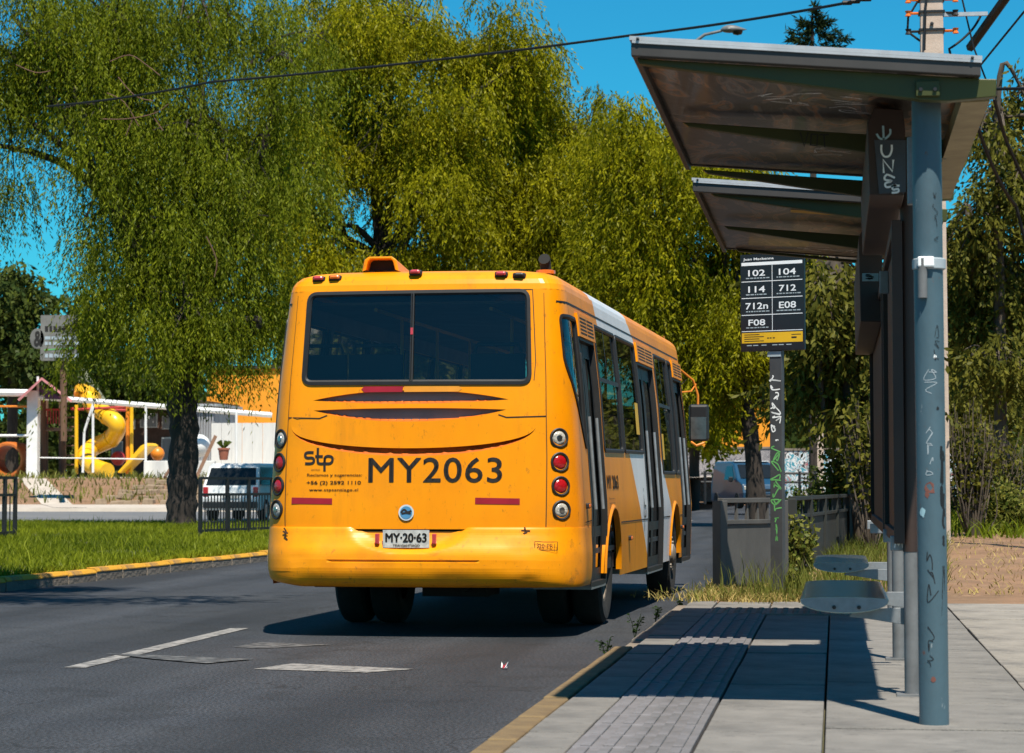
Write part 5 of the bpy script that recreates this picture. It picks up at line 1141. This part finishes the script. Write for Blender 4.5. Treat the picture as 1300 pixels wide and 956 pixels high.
# buildings behind the playground
lwall = MB(); a = at(182, 608, 116); b = at(272, 608, 116); tp2 = at(182, 585, 116)[2]
ow = lwall.box((a[0] + b[0]) / 2, 116.2, (a[2] + tp2) / 2 - .1, b[0] - a[0], .35, tp2 - a[2] + .2).build('low_wall', 'whitewall', bevel=.03); tag(ow, 'low whitewashed wall behind the small slide', 'wall')
bo_ = thing('board_fence', 'white board wall below the orange building', 'fence', (0, 0, 0))
a = at(268, 600, 124); b = at(352, 600, 124); n = 14; wv = (b[0] - a[0] + 4) / n; zt = at(300, 537, 124)[2]
bdp = None
for i in range(n):
    o = MB().box(0, 0, (zt - 1.3) / 2, wv * .97, .05, zt - 1.3).build('board', 'whitewall', bo_) if i == 0 else inst(bdp, parent=bo_)
    bdp = bdp or o; o.location = (a[0] + wv * (i + .5), 124 + .03 * (i % 2), 1.3)
gm_ = thing('grey_shed', 'grey corrugated metal shed behind the tree trunk', 'shed', (0, 0, 0))
a = at(238, 600, 128); b = at(272, 600, 128); zt = at(250, 516, 128)[2]; nn = 10; wv = (b[0] - a[0]) / nn
rp_ = None
for i in range(nn):
    o = MB().box(0, 0, (zt - 1.3) / 2, wv * .55, .1, zt - 1.3).build('corrugation', 'greymetal', gm_) if i == 0 else inst(rp_, parent=gm_)
    rp_ = rp_ or o; o.location = (a[0] + wv * (i + .5), 127.93, 1.3)
MB().box((a[0] + b[0]) / 2, 130.5, (zt + 1.3) / 2, b[0] - a[0], 5, zt - 1.3).build('wall', 'greymetal', gm_); MB().box((a[0] + b[0]) / 2, 130.4, zt + .06, b[0] - a[0] + .5, 5.6, .12).build('roof', 'alu', gm_)
def building(name, label, u0, u1, vt, Y, depth, m, cat='building', wins=(), roofm='frame', zb=1.0):
    t = thing(name, label, cat, (0, 0, 0)); a = at(u0, 600, Y)[0]; b = at(u1, 600, Y)[0]; zt = at((u0 + u1) / 2, vt, Y)[2]
    MB().box((a + b) / 2, Y + depth / 2, (zt + zb) / 2, b - a, depth, zt - zb).build('wall', m, t)
    MB().box((a + b) / 2, Y + depth / 2, zt + .1, b - a + .4, depth + .4, .2).build('roof', roofm, t)
    for (x0, y0, x1, y1) in wins:
        p, q = at(x0, y1, Y - .05), at(x1, y0, Y - .05)
        w = MB().box((p[0] + q[0]) / 2, Y - .04, (p[2] + q[2]) / 2, q[0] - p[0], .12, q[2] - p[2]).build('window', 'white', t)
        MB().box((p[0] + q[0]) / 2, Y - .11, (p[2] + q[2]) / 2, (q[0] - p[0]) * .86, .03, (q[2] - p[2]) * .86).build('pane', 'greymetal', w)
    return t
building('orange_building', 'plain orange building behind the white boards on the left', 262, 420, 468, 150, 14, 'orange_wall')
building('brick_house', 'dark brick house with pale windows behind the spiral slide', 140, 244, 512, 135, 10, 'brickdark', 'house', ((152, 522, 172, 545), (178, 525, 200, 543), (206, 528, 218, 545), (142, 560, 156, 585), (205, 555, 222, 585)))
tn = thing('canvas_tent', 'grey-green canvas canopy above the play tower', 'canopy', (0, 0, 0))
MB().add([tuple(at(u, v, y)) for u, v, y in ((64, 505, 124), (135, 508, 124), (108, 468, 127), (92, 468, 127), (64, 505, 130), (135, 508, 130))], [(0, 1, 2, 3), (4, 3, 2, 5), (0, 3, 4), (1, 5, 2)]).build('canvas', 'olivetent', tn)
pxbar(MB(), (80, 455, 123), (80, 604, 123), .16).build('mast', 'wood', tn)
# hoarding
bd = thing('billboard', 'weathered white sign board with an ampersand on a post among leaves', 'sign', (0, 0, 0)); YB = 100
a, b = at(52, 458, YB), at(98, 400, YB)
MB().box((a[0] + b[0]) / 2, YB, (a[2] + b[2]) / 2, b[0] - a[0], .2, b[2] - a[2]).build('board', 'board', bd); pxbar(MB(), (81, 455, YB + .2), (81, 560, YB + .2), .13).build('post', 'wood', bd)
fbb = lambda u, v: (at(u, v, YB - .11)[0], YB - .11, at(u, v, YB - .11)[2])
V_, Fc_ = text2d('&', 1, .03); lo, hi = V_.min(0), V_.max(0); qq = (V_ - lo) / (hi - lo)
dp2 = MB().prism([(41 + 7 + 9 * math.cos(w), 430 + 13 * math.sin(w)) for w in np.linspace(0, 6.28, 17)[:-1]], .2, lambda u, v, d: (at(u, v, YB)[0], YB + d - .1, at(u, v, YB)[2])).build('disc', 'board', bd)
MB().add([fbb(43 + 11 * x, 440 - 20 * y) for x, y in qq], Fc_).build('ampersand', 'ink', bd)
rr = random.Random(4)
for v, h in ((414, 7), (427, 4), (434, 4), (449, 5)):
    u = 57
    while u < 94:
        w = rr.uniform(3, 8); MB().add([fbb(u, v + h), fbb(u + w, v + h), fbb(u + w, v), fbb(u, v)], [(0, 1, 2, 3)]).build('faded_print', 'mgrey' if v != 414 else 'ink', bd); u += w + 1.5
MB().add([fbb(56, 443.5), fbb(96, 441), fbb(96, 442.5), fbb(56, 445)], [(0, 1, 2, 3)]).build('green_rule', 'mgreen', bd)

# ------------------------------------------------------------------ far right: walls and buildings at the end of the street
building('orange_hall', 'orange painted hall seen through the trees far ahead', 880, 978, 512, 175, 15, 'orange_wall', zb=.2)
def farwall(label, u0, u1, v0, v1, Y, m):
    a, b = at(u0, v0, Y), at(u1, v1, Y); t = thing('mural_wall', label, 'wall', ((a[0] + b[0]) / 2, Y, .2), 0, 'painted walls across the end of the street')
    h = a[2] - .2; L = b[0] - a[0]; n = max(2, int(L / 3))
    p = MB().box(0, 0, h / 2, L / n - .02, .25, h).build('wall_panel', m, t)
    for i in range(n):
        o = p if i == 0 else inst(p, parent=t); o.location = (-L / 2 + L * (i + .5) / n, 0, 0)
        if i: o.location.z = 0
    MB().box(0, 0, h + .06, L, .35, .12).build('coping', 'kerb', t)
farwall('scribbled grey wall behind the van at the end of the street', 860, 980, 570, 620, 150, 'mural2')
farwall('wall with bold white and teal mural right of the sign post', 982, 1070, 572, 620, 140, 'mural')
farwall('low painted wall seen between the right hand trunks', 1190, 1340, 572, 620, 120, 'mural')
fn = thing('tube_fence', 'thin dark rail fence in front of the mural wall', 'fence', (0, 0, 0))
for v in (601, 612): pxbar(MB(), (890, v, 105), (1120, v, 105), .05).build('rail', 'blackiron', fn)
for i in range(12): pxbar(MB(), (895 + i * 20, 598, 105), (895 + i * 20, 640, 105), .06).build('post', 'blackiron', fn)
for u, lab in ((1042, 'pale square concrete post in front of the mural wall'),):
    p = at(u, 640, 90); o = MB().box(p[0], 90, 1.6, .22, .22, 3.9).build('concrete_post', 'concpole'); tag(o, lab, 'post')
    
# ------------------------------------------------------------------ small things on the road
lt_ = MB(); rr = random.Random(12); p = gp(642, 850)
for i in range(9):
    a = rr.uniform(0, 6.28); x, y = rr.uniform(-.03, .03), rr.uniform(-.05, .05); s = rr.uniform(.015, .03)
    lt_.add([(p[0] + x, p[1] + y, .008), (p[0] + x + s * math.cos(a), p[1] + y + s * math.sin(a), .01 + rr.uniform(.01, .05)), (p[0] + x + s * math.cos(a + 1.6), p[1] + y + s * math.sin(a + 1.6), .012)], [(0, 1, 2)], i % 2)
lo_ = lt_.build('litter', ['pinkred', 'chalk']); tag(lo_, 'crumpled red and white scrap of paper lying on the asphalt', 'litter')
def weed(u, v, h, lab, seed):
    p = gp(u, v, .02); rr = random.Random(seed); t = thing('weed', lab, 'weed', p, 0, 'weeds growing in the gutter'); mb = MB(); st_ = MB()
    for k in range(5):
        a = rr.uniform(0, 6.28); b = (math.cos(a) * .25 * h, math.sin(a) * .25 * h, h * rr.uniform(.7, 1)); st_.tube([(0, 0, 0), (b[0] * .4, b[1] * .4, b[2] * .6), b], [.004, .003, .002], 4)
        for j in range(9):
            f = rr.uniform(.3, 1); q = (b[0] * f, b[1] * f, b[2] * f); w = rr.uniform(0, 6.28); s = rr.uniform(.012, .03)
            mb.add([q, (q[0] + s * math.cos(w), q[1] + s * math.sin(w), q[2] + s * .6), (q[0] + s * 1.4 * math.cos(w + .5), q[1] + s * 1.4 * math.sin(w + .5), q[2] + s * .2)], [(0, 1, 2)])
    st_.build('stem', 'leaf_dark', t); mb.build('leaves', 'leaf_dark', t)
weed(770, 841, .17, 'small dark weed growing in the gutter, nearest the kerbstones', 1); weed(806, 812, .19, 'taller dark weed in the gutter beside the pavement edge', 2); weed(832, 792, .15, 'small weed in the gutter by the bus rear wheel', 3); weed(862, 775, .12, 'low weed where the pavement ends', 4)

# ------------------------------------------------------------------ trees
def leaves(name, Pt, D, L, Wd, m, parent, tint, r, flat=0.0):
    n = len(Pt); rn = r.normal(0, 1, (n, 3)); rn[:, 2] += flat; S = np.cross(D, rn); S /= np.linalg.norm(S, axis=1)[:, None] + 1e-9
    L = L[:, None]; Wd = Wd[:, None]; V = np.empty((n, 4, 3)); V[:, 0] = Pt; V[:, 1] = Pt + D * L * .45 + S * Wd; V[:, 2] = Pt + D * L; V[:, 3] = Pt + D * L * .45 - S * Wd
    return npmesh(name, V.reshape(-1, 3), np.arange(4 * n).reshape(n, 4), m, parent, tint)
def unit(a): return a / (np.linalg.norm(a, axis=-1, keepdims=True) + 1e-9)
def tree(label, base, trunk, blobs, mat_leaf, bark, nclump, strand, nleaf, leaf, hang, seed, crad=.55, name='tree', shell=.5, group='trees along the street', droop=1.0, drop=0.0, limb=.09, twigs=40):
    """blobs: (centre, rx, ry, rz) regions of the crown; clumps of hanging sprays fill them unevenly"""
    r = np.random.default_rng(seed); base = np.array(base, float)
    t = thing(name, label, 'tree', base, 0, group)
    path = [np.array(p) - base for p, _ in trunk]; rad = [q for _, q in trunk]
    pl_ = smooth_line([tuple(p) for p in path], 4); rl = np.interp(np.linspace(0, 1, len(pl_)), np.linspace(0, 1, len(rad)), rad)
    rl = [a * (1 + .10 * math.sin(i * 2.3 + seed)) for i, a in enumerate(rl)]
    MB().tube(pl_, rl, 12).build('trunk', bark, t, smooth=60)
    vol = np.array([b[1] * b[2] * b[3] for b in blobs]) ** .8; pick = r.choice(len(blobs), nclump, p=vol / vol.sum())
    C0 = np.array([b[0] for b in blobs]) - base; RR = np.array([b[1:4] for b in blobs])
    dirs = unit(r.normal(0, 1, (nclump, 3))); rad_ = r.uniform(0, 1, nclump) ** shell
    C = C0[pick] + dirs * rad_[:, None] * RR[pick]
    if drop > 0:                              # open gaps: leave out clumps where a slow random wave is low
        k = np.sin(C @ np.array([1.1, .6, .4]) + seed) + np.sin(C @ np.array([-.5, .9, 1.3]) * 1.3 + 2 * seed) + np.sin(C @ np.array([.7, -.8, 1.9]) + seed * 3)
        C = C[k > np.quantile(k, drop)]; nclump = len(C)
    tl = MB(); topp = np.array(pl_[-1]); fork = np.array(pl_[int(len(pl_) * .75)])
    for i, c_ in enumerate(C0):
        s = topp if i % 2 else fork; mid = s + (c_ - s) * .5 + np.array([r.normal(0, .4), r.normal(0, .4), abs(r.normal(.5, .5))])
        tl.tube(smooth_line([tuple(s), tuple(mid), tuple(c_)], 5), np.linspace(limb * 1.5, limb * .35, 11), 7)
    for i in range(min(twigs * 3, nclump)):
        c_ = C[i]; j = int(np.argmin(np.linalg.norm((C0 - c_) / RR, axis=1))); s = C0[j] + r.normal(0, .15, 3) * RR[j]; mid = (s + c_) / 2 + np.array([0, 0, .25])
        tl.tube(smooth_line([tuple(s), tuple(mid), tuple(c_)], 3), np.linspace(limb * .35, .012, 7), 4)
    tl.build('limbs', bark, t, smooth=60)
    cr = crad * r.uniform(.55, 1.35, nclump); ns = nclump * strand; ci = np.repeat(np.arange(nclump), strand)
    sd = unit(r.normal(0, 1, (ns, 3))); st0 = C[ci] + sd * (cr[ci] * r.uniform(.2, 1, ns))[:, None] * np.array([1, 1, .7])
    out = unit(np.stack([sd[:, 0], sd[:, 1], np.zeros(ns)], 1)); sdir = unit(out * r.uniform(.1, .8, ns)[:, None] * (1 / max(droop, .3)) + np.array([0, 0, -1]) * droop + r.normal(0, .25, (ns, 3)))
    sl_ = hang * r.uniform(.45, 1.3, ns)
    f = (np.arange(nleaf) + .5) / nleaf; si = np.repeat(np.arange(ns), nleaf); ff = np.tile(f, ns) + r.normal(0, .03, ns * nleaf)
    cur = sdir[si] * ff[:, None] * sl_[si][:, None]; cur[:, 2] -= droop * .18 * (ff ** 2) * sl_[si]
    Pt = st0[si] + cur; side = unit(np.cross(sdir[si], r.normal(0, 1, (len(si), 3)))); D = unit(sdir[si] * .75 + side * .62 + np.array([0, 0, -.35 * droop]))
    n = len(Pt); L = leaf[0] * r.uniform(.6, 1.35, n); Wd = leaf[1] * r.uniform(.7, 1.3, n)
    tc = r.uniform(0, 1, nclump); tint = np.clip(.55 * tc[ci][si] + .45 * r.uniform(0, 1, n), 0, 1)
    leaves('crown', Pt, D, L, Wd, mat_leaf, t, tint, r); return t
def blob(u, v, ru, rv, Y, ry): c = at(u, v, Y); k = Y / 3200; return (c, ru * k, ry, rv * k)
# the big pepper tree on the median
T1 = 56.0; tb_ = gp(229, 667, .17); T1 = tb_[1]
tr1 = [(tb_ - np.array([0, 0, .2]), .40), (at(231, 640, T1), .36), (at(232, 600, T1), .36), (at(234, 545, T1), .34), (at(231, 505, T1), .36), (at(240, 440, T1), .28), (at(245, 380, T1 + .3), .22)]
B1 = [blob(*b) for b in ((70, 60, 100, 110, T1, 2.5), (150, 40, 120, 110, T1, 3), (250, 20, 120, 100, T1 + 1, 3), (350, 90, 90, 110, T1 + 1, 2.5), (170, 160, 110, 100, T1, 3), (260, 170, 110, 110, T1, 3), (340, 220, 80, 110, T1 + .5, 2.5),
      (130, 270, 70, 90, T1, 2.2), (210, 290, 110, 100, T1 - .5, 2.6), (310, 315, 85, 85, T1, 2.4), (150, 365, 80, 55, T1 - .3, 2), (235, 400, 90, 70, T1 - 1, 2), (318, 385, 45, 38, T1, 1.5), (92, 415, 36, 42, T1, 1.2), (282, 410, 45, 30, T1 - .6, 1.5), (20, 140, 60, 110, T1, 2), (-10, 50, 60, 90, T1, 2), (-25, 180, 45, 110, T1, 2), (15, 20, 60, 60, T1, 2))]
tree('large weeping pepper tree with a thick dark trunk on the grassy median', tb_, tr1, B1, 'leaf_pepper', 'bark', 1100, 17, 21, (.125, .0155), 1.5, 5, .6, 'pepper_tree', .55, drop=.30, limb=.12, twigs=60, droop=1.2)
tr_ = [o for o in bpy.data.objects if o.name == 'pepper_tree'][0]
for l in ([(140, 78), (165, 70), (188, 84), (203, 96)], [(128, 151), (160, 151), (196, 144), (214, 132)], [(136, 118), (158, 130), (176, 160)], [(150, 98), (172, 122), (195, 128)], [(196, 150), (207, 166)], [(168, 152), (160, 172)], [(262, 300), (275, 330), (272, 352)], [(20, 82), (45, 92), (64, 90)]):
    MB().tube(smooth_line([tuple(at(u, v, T1 - 2.7) - tb_) for u, v in l], 4), .012, 5).build('bare_twig', 'twigbark', tr_)

# trees behind the bus
T2 = 74.0
def simple_trunk(u, vb, vt, Y, r, lean=0): b = at(u, vb, Y); b[2] = .1; return b, [(b - np.array([0, 0, .3]), r * 1.15), (at(u + lean * .3, vb - (vb - vt) * .4, Y), r * .9), (at(u + lean, vt, Y), r * .6)]
b2_, t2_ = simple_trunk(470, 640, 330, T2, .38, 20)
tree('tall olive-green tree directly behind the bus, left of centre', b2_, t2_, [blob(*b) for b in ((430, 60, 110, 100, T2, 3.2), (530, 40, 110, 80, T2 + 1, 3), (620, 60, 75, 75, T2 + 1, 2.4), (665, 75, 40, 45, T2 + 1, 1.6), (400, 180, 90, 100, T2, 3), (500, 160, 110, 100, T2, 3.2), (590, 170, 80, 80, T2, 3), (420, 290, 100, 90, T2 - 1, 3), (530, 280, 110, 90, T2 - 1, 3), (390, 380, 80, 70, T2, 2.5), (480, 370, 120, 70, T2 - 1, 3), (330, 250, 60, 110, T2 + 2, 2.5))],
     'leaf_olive', 'bark', 1437, 17, 14, (.155, .0225), 1.0, 8, .62, 'tree', .5, drop=.36, droop=.95)
T3 = 78.0; b3_, t3_ = simple_trunk(700, 640, 330, T3, .36, -15)
tree('broad yellow-green tree behind the bus roof, right of the tallest crown', b3_, t3_, [blob(*b) for b in ((650, 140, 90, 75, T3, 3), (740, 175, 80, 70, T3, 3), (690, 100, 40, 50, T3, 1.8), (640, 250, 110, 90, T3 - 1, 3), (740, 270, 110, 90, T3 - 1, 3), (650, 350, 120, 60, T3 - 1, 3), (760, 360, 100, 80, T3 - 1, 3))],
     'leaf_olive', 'bark', 1127, 17, 14, (.155, .0225), 1.0, 18, .62, 'tree', .5, drop=.34, droop=.95)
T4 = 70.0; b4_, t4_ = simple_trunk(962, 640, 470, T4, .26, -22)
tree('spreading tree at the kerb ahead of the bus, above the shelter edge', b4_, t4_, [blob(*b) for b in ((830, 190, 90, 75, T4, 3), (890, 210, 80, 90, T4, 2.8), (840, 290, 110, 90, T4, 3), (930, 300, 90, 100, T4, 3), (860, 390, 90, 80, T4, 2.6), (940, 410, 80, 90, T4, 2.6), (900, 470, 60, 60, T4, 2), (1000, 360, 80, 100, T4 + 1, 2.6), (985, 470, 60, 50, T4, 2))],
     'leaf_olive', 'bark', 1150, 17, 14, (.155, .0225), 1.0, 28, .6, 'tree', .5, drop=.34, droop=.95)
# darker trees in the distance
def far_tree(label, u, vb, Y, bl, seed, m='leaf_dark', n=260, name='tree', drop=.1, r=.3):
    b, tr = simple_trunk(u, vb, bl[0][1], Y, r, 4); tree(label, b, tr, [blob(*q) for q in bl], m, 'bark', n, 9, 6, (.34, .10), .7, seed, .9, name, .5, drop=drop, droop=.6, limb=.07, twigs=10)
far_tree('dark distant tree at the far left above the playground', 15, 600, 125, [(20, 380, 45, 60, 125, 3), (30, 440, 50, 55, 125, 3), (-20, 420, 50, 80, 125, 3), (60, 470, 50, 35, 125, 2.5)], 41, n=330)
far_tree('dark distant tree behind the billboard', 105, 600, 132, [(110, 440, 50, 70, 132, 3), (150, 480, 60, 40, 132, 3), (200, 470, 60, 50, 132, 3), (100, 500, 50, 30, 132, 3)], 42, n=330)
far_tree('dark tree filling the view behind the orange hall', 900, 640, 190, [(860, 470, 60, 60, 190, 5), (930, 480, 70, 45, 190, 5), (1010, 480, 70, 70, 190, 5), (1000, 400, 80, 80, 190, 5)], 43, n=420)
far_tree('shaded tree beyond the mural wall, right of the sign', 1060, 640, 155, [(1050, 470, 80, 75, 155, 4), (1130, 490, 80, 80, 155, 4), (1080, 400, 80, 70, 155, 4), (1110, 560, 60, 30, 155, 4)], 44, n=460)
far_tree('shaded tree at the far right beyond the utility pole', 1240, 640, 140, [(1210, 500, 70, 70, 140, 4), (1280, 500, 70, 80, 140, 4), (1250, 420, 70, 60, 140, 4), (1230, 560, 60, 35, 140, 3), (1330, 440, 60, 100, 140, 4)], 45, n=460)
far_tree('olive tree low behind the bus front', 880, 640, 120, [(860, 520, 50, 40, 120, 3), (905, 530, 30, 45, 120, 3)], 46, m='leaf_olive', n=110)
# slender, thin-leaved trees to the right
def slim(label, u0, vb, ut, vt, Y, r, bl, seed, n, m='leaf_dry', drop=.25):
    b = gp(u0, vb, .12) if Y is None else at(u0, vb, Y); YY = b[1]; b[2] = .1
    tr = [(b - np.array([0, 0, .2]), r), (at(u0 + (ut - u0) * .45, vb + (vt - vb) * .35, YY), r * .85), (at(u0 + (ut - u0) * .6, vb + (vt - vb) * .7, YY), r * .7), (at(ut, vt, YY), r * .4)]
    tree(label, b, tr, [blob(q[0], q[1], q[2], q[3], YY + q[4], q[5]) for q in bl], m, 'bark2', n, 9, 9, (.15, .030), .6, seed, .5, 'slender_tree', .5, drop=drop, droop=.7, limb=.06, twigs=60)
slim('slender leaning tree between the sign and the shelter', 1101, 702, 1062, 330, None, .16, [(1060, 380, 60, 60, 0, 1.2), (1100, 430, 50, 60, .5, 1.2), (1040, 480, 40, 50, .5, 1), (1110, 530, 40, 50, 0, 1), (1075, 330, 60, 50, 1, 1.4), (1050, 560, 30, 30, 0, .8)], 51, 300)
slim('thin pale trunked tree at the right edge', 1277, 700, 1262, 200, 52, .17, [(1270, 150, 50, 60, 0, 1.4), (1290, 240, 50, 70, 0, 1.4), (1240, 300, 50, 70, 0, 1.4), (1290, 360, 50, 70, 1, 1.5), (1235, 400, 40, 60, 1, 1.4), (1300, 120, 40, 40, 0, 1.2), (1265, 460, 50, 50, 0, 1.3)], 52, 420, drop=.3)
slim('thin tree close behind the blue-grey pole on its right', 1225, 690, 1228, 260, 60, .13, [(1225, 330, 40, 60, 0, 1.4), (1215, 430, 35, 70, 0, 1.4), (1240, 520, 40, 50, 0, 1.3), (1270, 540, 40, 50, 1, 1.3)], 53, 260)
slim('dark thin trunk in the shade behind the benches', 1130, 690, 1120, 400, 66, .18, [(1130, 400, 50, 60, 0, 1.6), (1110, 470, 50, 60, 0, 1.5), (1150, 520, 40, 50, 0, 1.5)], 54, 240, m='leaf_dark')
# spiky crown showing over the roof
ab = at(1035, 600, 130); ab[2] = .2
ar_ = thing('spiky_tree', 'spiky dark treetop showing above the shelter roof', 'tree', ab); MB().tube([(0, 0, 0), (0, 0, at(1035, 20, 130)[2] - .2)], [.35, .08], 8).build('trunk', 'bark', ar_)
r = np.random.default_rng(77); Pl, Dl = [], []
for (u, v, du, dv) in ((1035, 24, 0, -14), (1033, 34, -18, -3), (1037, 34, 18, -3), (1033, 42, -30, 2), (1038, 42, 26, 4), (1036, 38, 8, -14), (1030, 48, -28, 6), (1042, 48, 34, 6), (1034, 55, -22, 6), (1040, 58, 28, 6), (1044, 66, 30, 8), (1028, 66, -34, 8)):
    for f in np.linspace(0, 1, 22):
        for k in range(7): Pl.append(at(u + du * f, v + dv * f - 4 * f * f, 130) - ab + r.normal(0, .08, 3)); Dl.append(np.array([du * .02, r.normal(0, .6), -dv * .02]) + r.normal(0, .6, 3))
Pl = np.array(Pl); Dl = unit(np.array(Dl)); leaves('crown', Pl, Dl, r.uniform(.25, .5, len(Pl)), r.uniform(.03, .06, len(Pl)), 'araucaria', ar_, r.uniform(0, 1, len(Pl)), r)
# bare twigs and shrubs on the right
def shrub(label, u, v, Y, ru, rv, seed, n, m='leaf_dry', bare=30, leaf=(.10, .03)):
    b = at(u, v + rv, Y); b[2] = .1; r = np.random.default_rng(seed); t = thing('shrub', label, 'shrub', b, 0, 'shrubs among the right hand trees'); k = Y / 3200
    tw = MB(); ends = []
    c = at(u, v, Y) - b
    for i in range(bare):
        e = c + unit(r.normal(0, 1, 3)) * r.uniform(.5, 1) * np.array([ru * k, ru * k * .8, rv * k]); mid = e * .5 + r.normal(0, .15, 3) * ru * k; tw.tube(smooth_line([(0, 0, 0), tuple(mid), tuple(e)], 4), np.linspace(.022, .005, 9), 4); ends.append((mid, e))
    tw.build('stems', 'bark2', t)
    idx = r.integers(0, len(ends), n); f = r.uniform(.1, 1.0, n)[:, None]; M0 = np.array([q[0] for q in ends])[idx]; E0 = np.array([q[1] for q in ends])[idx]
    Pt = M0 + (E0 - M0) * f + r.normal(0, .16 * ru * k, (n, 3)); leaves('foliage', Pt, unit(r.normal(0, 1, (n, 3)) + np.array([0, 0, .2])), r.uniform(.6, 1.3, n) * leaf[0], r.uniform(.6, 1.3, n) * leaf[1], m, t, r.uniform(0, 1, n), r)
shrub('olive shrub growing around the leaning tree by the shelter', 1075, 610, 40, 45, 60, 61, 2600)
shrub('dry twiggy shrub right of the blue-grey pole', 1235, 560, 42, 45, 65, 62, 1200, bare=90)
shrub('green bush at the right edge of the verge', 1275, 650, 44, 40, 45, 63, 3200, 'weed')
shrub('weedy bush behind the sign post', 1010, 700, 27, 28, 48, 64, 1600, 'weed', 22, (.06, .018))
shrub('low bush under the trees behind the benches', 1110, 660, 50, 50, 40, 65, 2400, 'leaf_dark')
shrub('pale weed clump at the foot of the sign post', 1008, 740, 24.5, 18, 25, 66, 700, 'weed', 16, (.045, .012))
shrub('hedge bush between the far right trunks', 1225, 640, 60, 50, 40, 67, 2600, 'leaf_dark')

# far wood: closes the view between the trunks, one mass nobody could count
r = np.random.default_rng(91); n = 42000
ang = r.uniform(-.62, .62, n); dist = r.uniform(205, 250, n); hh = 9 + 3 * np.sin(ang * 23) + 2 * np.sin(ang * 61 + 1); zz3 = hh * r.uniform(0, 1, n) ** .8
Pf = np.stack([np.sin(ang) * dist, np.cos(ang) * dist, zz3], 1); wood = leaves('far_wood', Pf, unit(r.normal(0, 1, (n, 3)) + np.array([0, 0, -.4])), r.uniform(.9, 1.7, n), r.uniform(.3, .6, n), 'leaf_dark', None, r.uniform(0, 1, n), r); stuff(wood)
n = 9000; u_ = r.uniform(-160, 262, n); y_ = r.uniform(139, 143, n); Ph = np.array([at(u, 612, y) for u, y in zip(u_, y_)]); Ph[:, 2] = 1.4 + r.uniform(0, 1, n) * (4.2 + .6 * np.sin(u_ * .11) + 3.2 * np.clip((90 - u_) / 40, 0, 1))
hd = leaves('hedge', Ph, unit(r.normal(0, 1, (n, 3))), r.uniform(.3, .6, n), r.uniform(.1, .2, n), 'leaf_dark', None, r.uniform(0, 1, n), r); tag(hd, 'tall dark hedge closing the back of the playground', 'hedge')

bt0 = np.array([-13.5, 23.5, .1])
tree('pepper tree on the median just left of the view, its boughs over the road', bt0, [(bt0 - np.array([0, 0, .2]), .3), (bt0 + np.array([.1, -.1, 2.0]), .27), (bt0 + np.array([.3, 0, 3.6]), .22), (bt0 + np.array([.8, -.3, 5.4]), .16)],
     [(np.array(c), rx, ry, rz) for c, rx, ry, rz in (((-12.5, 23.2, 8.6), 2.5, 2.0, 1.5), ((-10.2, 22.6, 8.6), 2.2, 1.0, 1.0), ((-8.0, 22.3, 8.6), 2.0, .8, .7), ((-6.6, 22.4, 8.7), 1.3, .45, .4), ((-6.0, 19.8, 8.7), 1.8, .55, .5), ((-8.0, 20.4, 8.7), 1.7, .6, .5), ((-4.7, 20.5, 8.8), 1.0, .25, .25), ((-8.5, 21.6, 8.6), 1.8, .6, .6), ((-15.5, 24, 8.0), 2.2, 2.0, 1.6), ((-13, 26.5, 7.6), 2.6, 1.6, 1.4))],
     'leaf_pepper', 'bark', 1000, 12, 14, (.13, .022), .7, 105, .40, 'pepper_tree', .55, drop=.2, limb=.08, twigs=30, droop=1.0)

for i, (x, y, h) in enumerate(((-9.5, -16, 9), (-13, -30, 11), (3.5, -34, 11), (-3, -48, 12))):  # unseen trees added so the rear window reflects foliage and fill light drops
    bb_ = np.array([x, y, .1]); lab = ['leafy street tree on the median nearest behind the viewpoint', 'leafy street tree on the median farther behind the viewpoint', 'street tree on the stop side pavement behind the viewpoint', 'street tree closing the road far behind the viewpoint'][i]
    tree(lab, bb_, [(bb_ - np.array([0, 0, .2]), .28), (bb_ + np.array([.1, 0, 2]), .24), (bb_ + np.array([.2, .1, 4]), .18)],
         [(bb_ + np.array(c) * np.array([1, 1, h / 10]), 2.4, 2.4, 2.0) for c in ((0, 0, 6), (1.8, .5, 6.5), (-1.8, -.4, 6.4), (.2, 1.5, 8), (-.6, -1.2, 8.4), (.5, .2, 4.6))], 'leaf_olive', 'bark', 240, 8, 6, (.34, .09), .8, 200 + i, .8, 'tree', .5, drop=.1, droop=.8, twigs=8)

shrub('tangle of bare brown twigs and thin leaves behind the panels', 1105, 560, 36, 40, 75, 71, 1500, bare=90)
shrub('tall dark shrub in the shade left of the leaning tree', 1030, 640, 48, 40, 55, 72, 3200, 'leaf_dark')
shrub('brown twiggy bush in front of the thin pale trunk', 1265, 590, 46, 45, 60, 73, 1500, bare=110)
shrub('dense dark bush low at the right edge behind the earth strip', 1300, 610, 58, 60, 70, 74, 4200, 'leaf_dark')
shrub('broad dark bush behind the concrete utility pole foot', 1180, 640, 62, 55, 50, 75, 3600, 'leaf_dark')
shrub('low sunny bush at the right edge in front of the dark ones', 1250, 672, 45, 34, 22, 76, 1500, 'weed', 22)
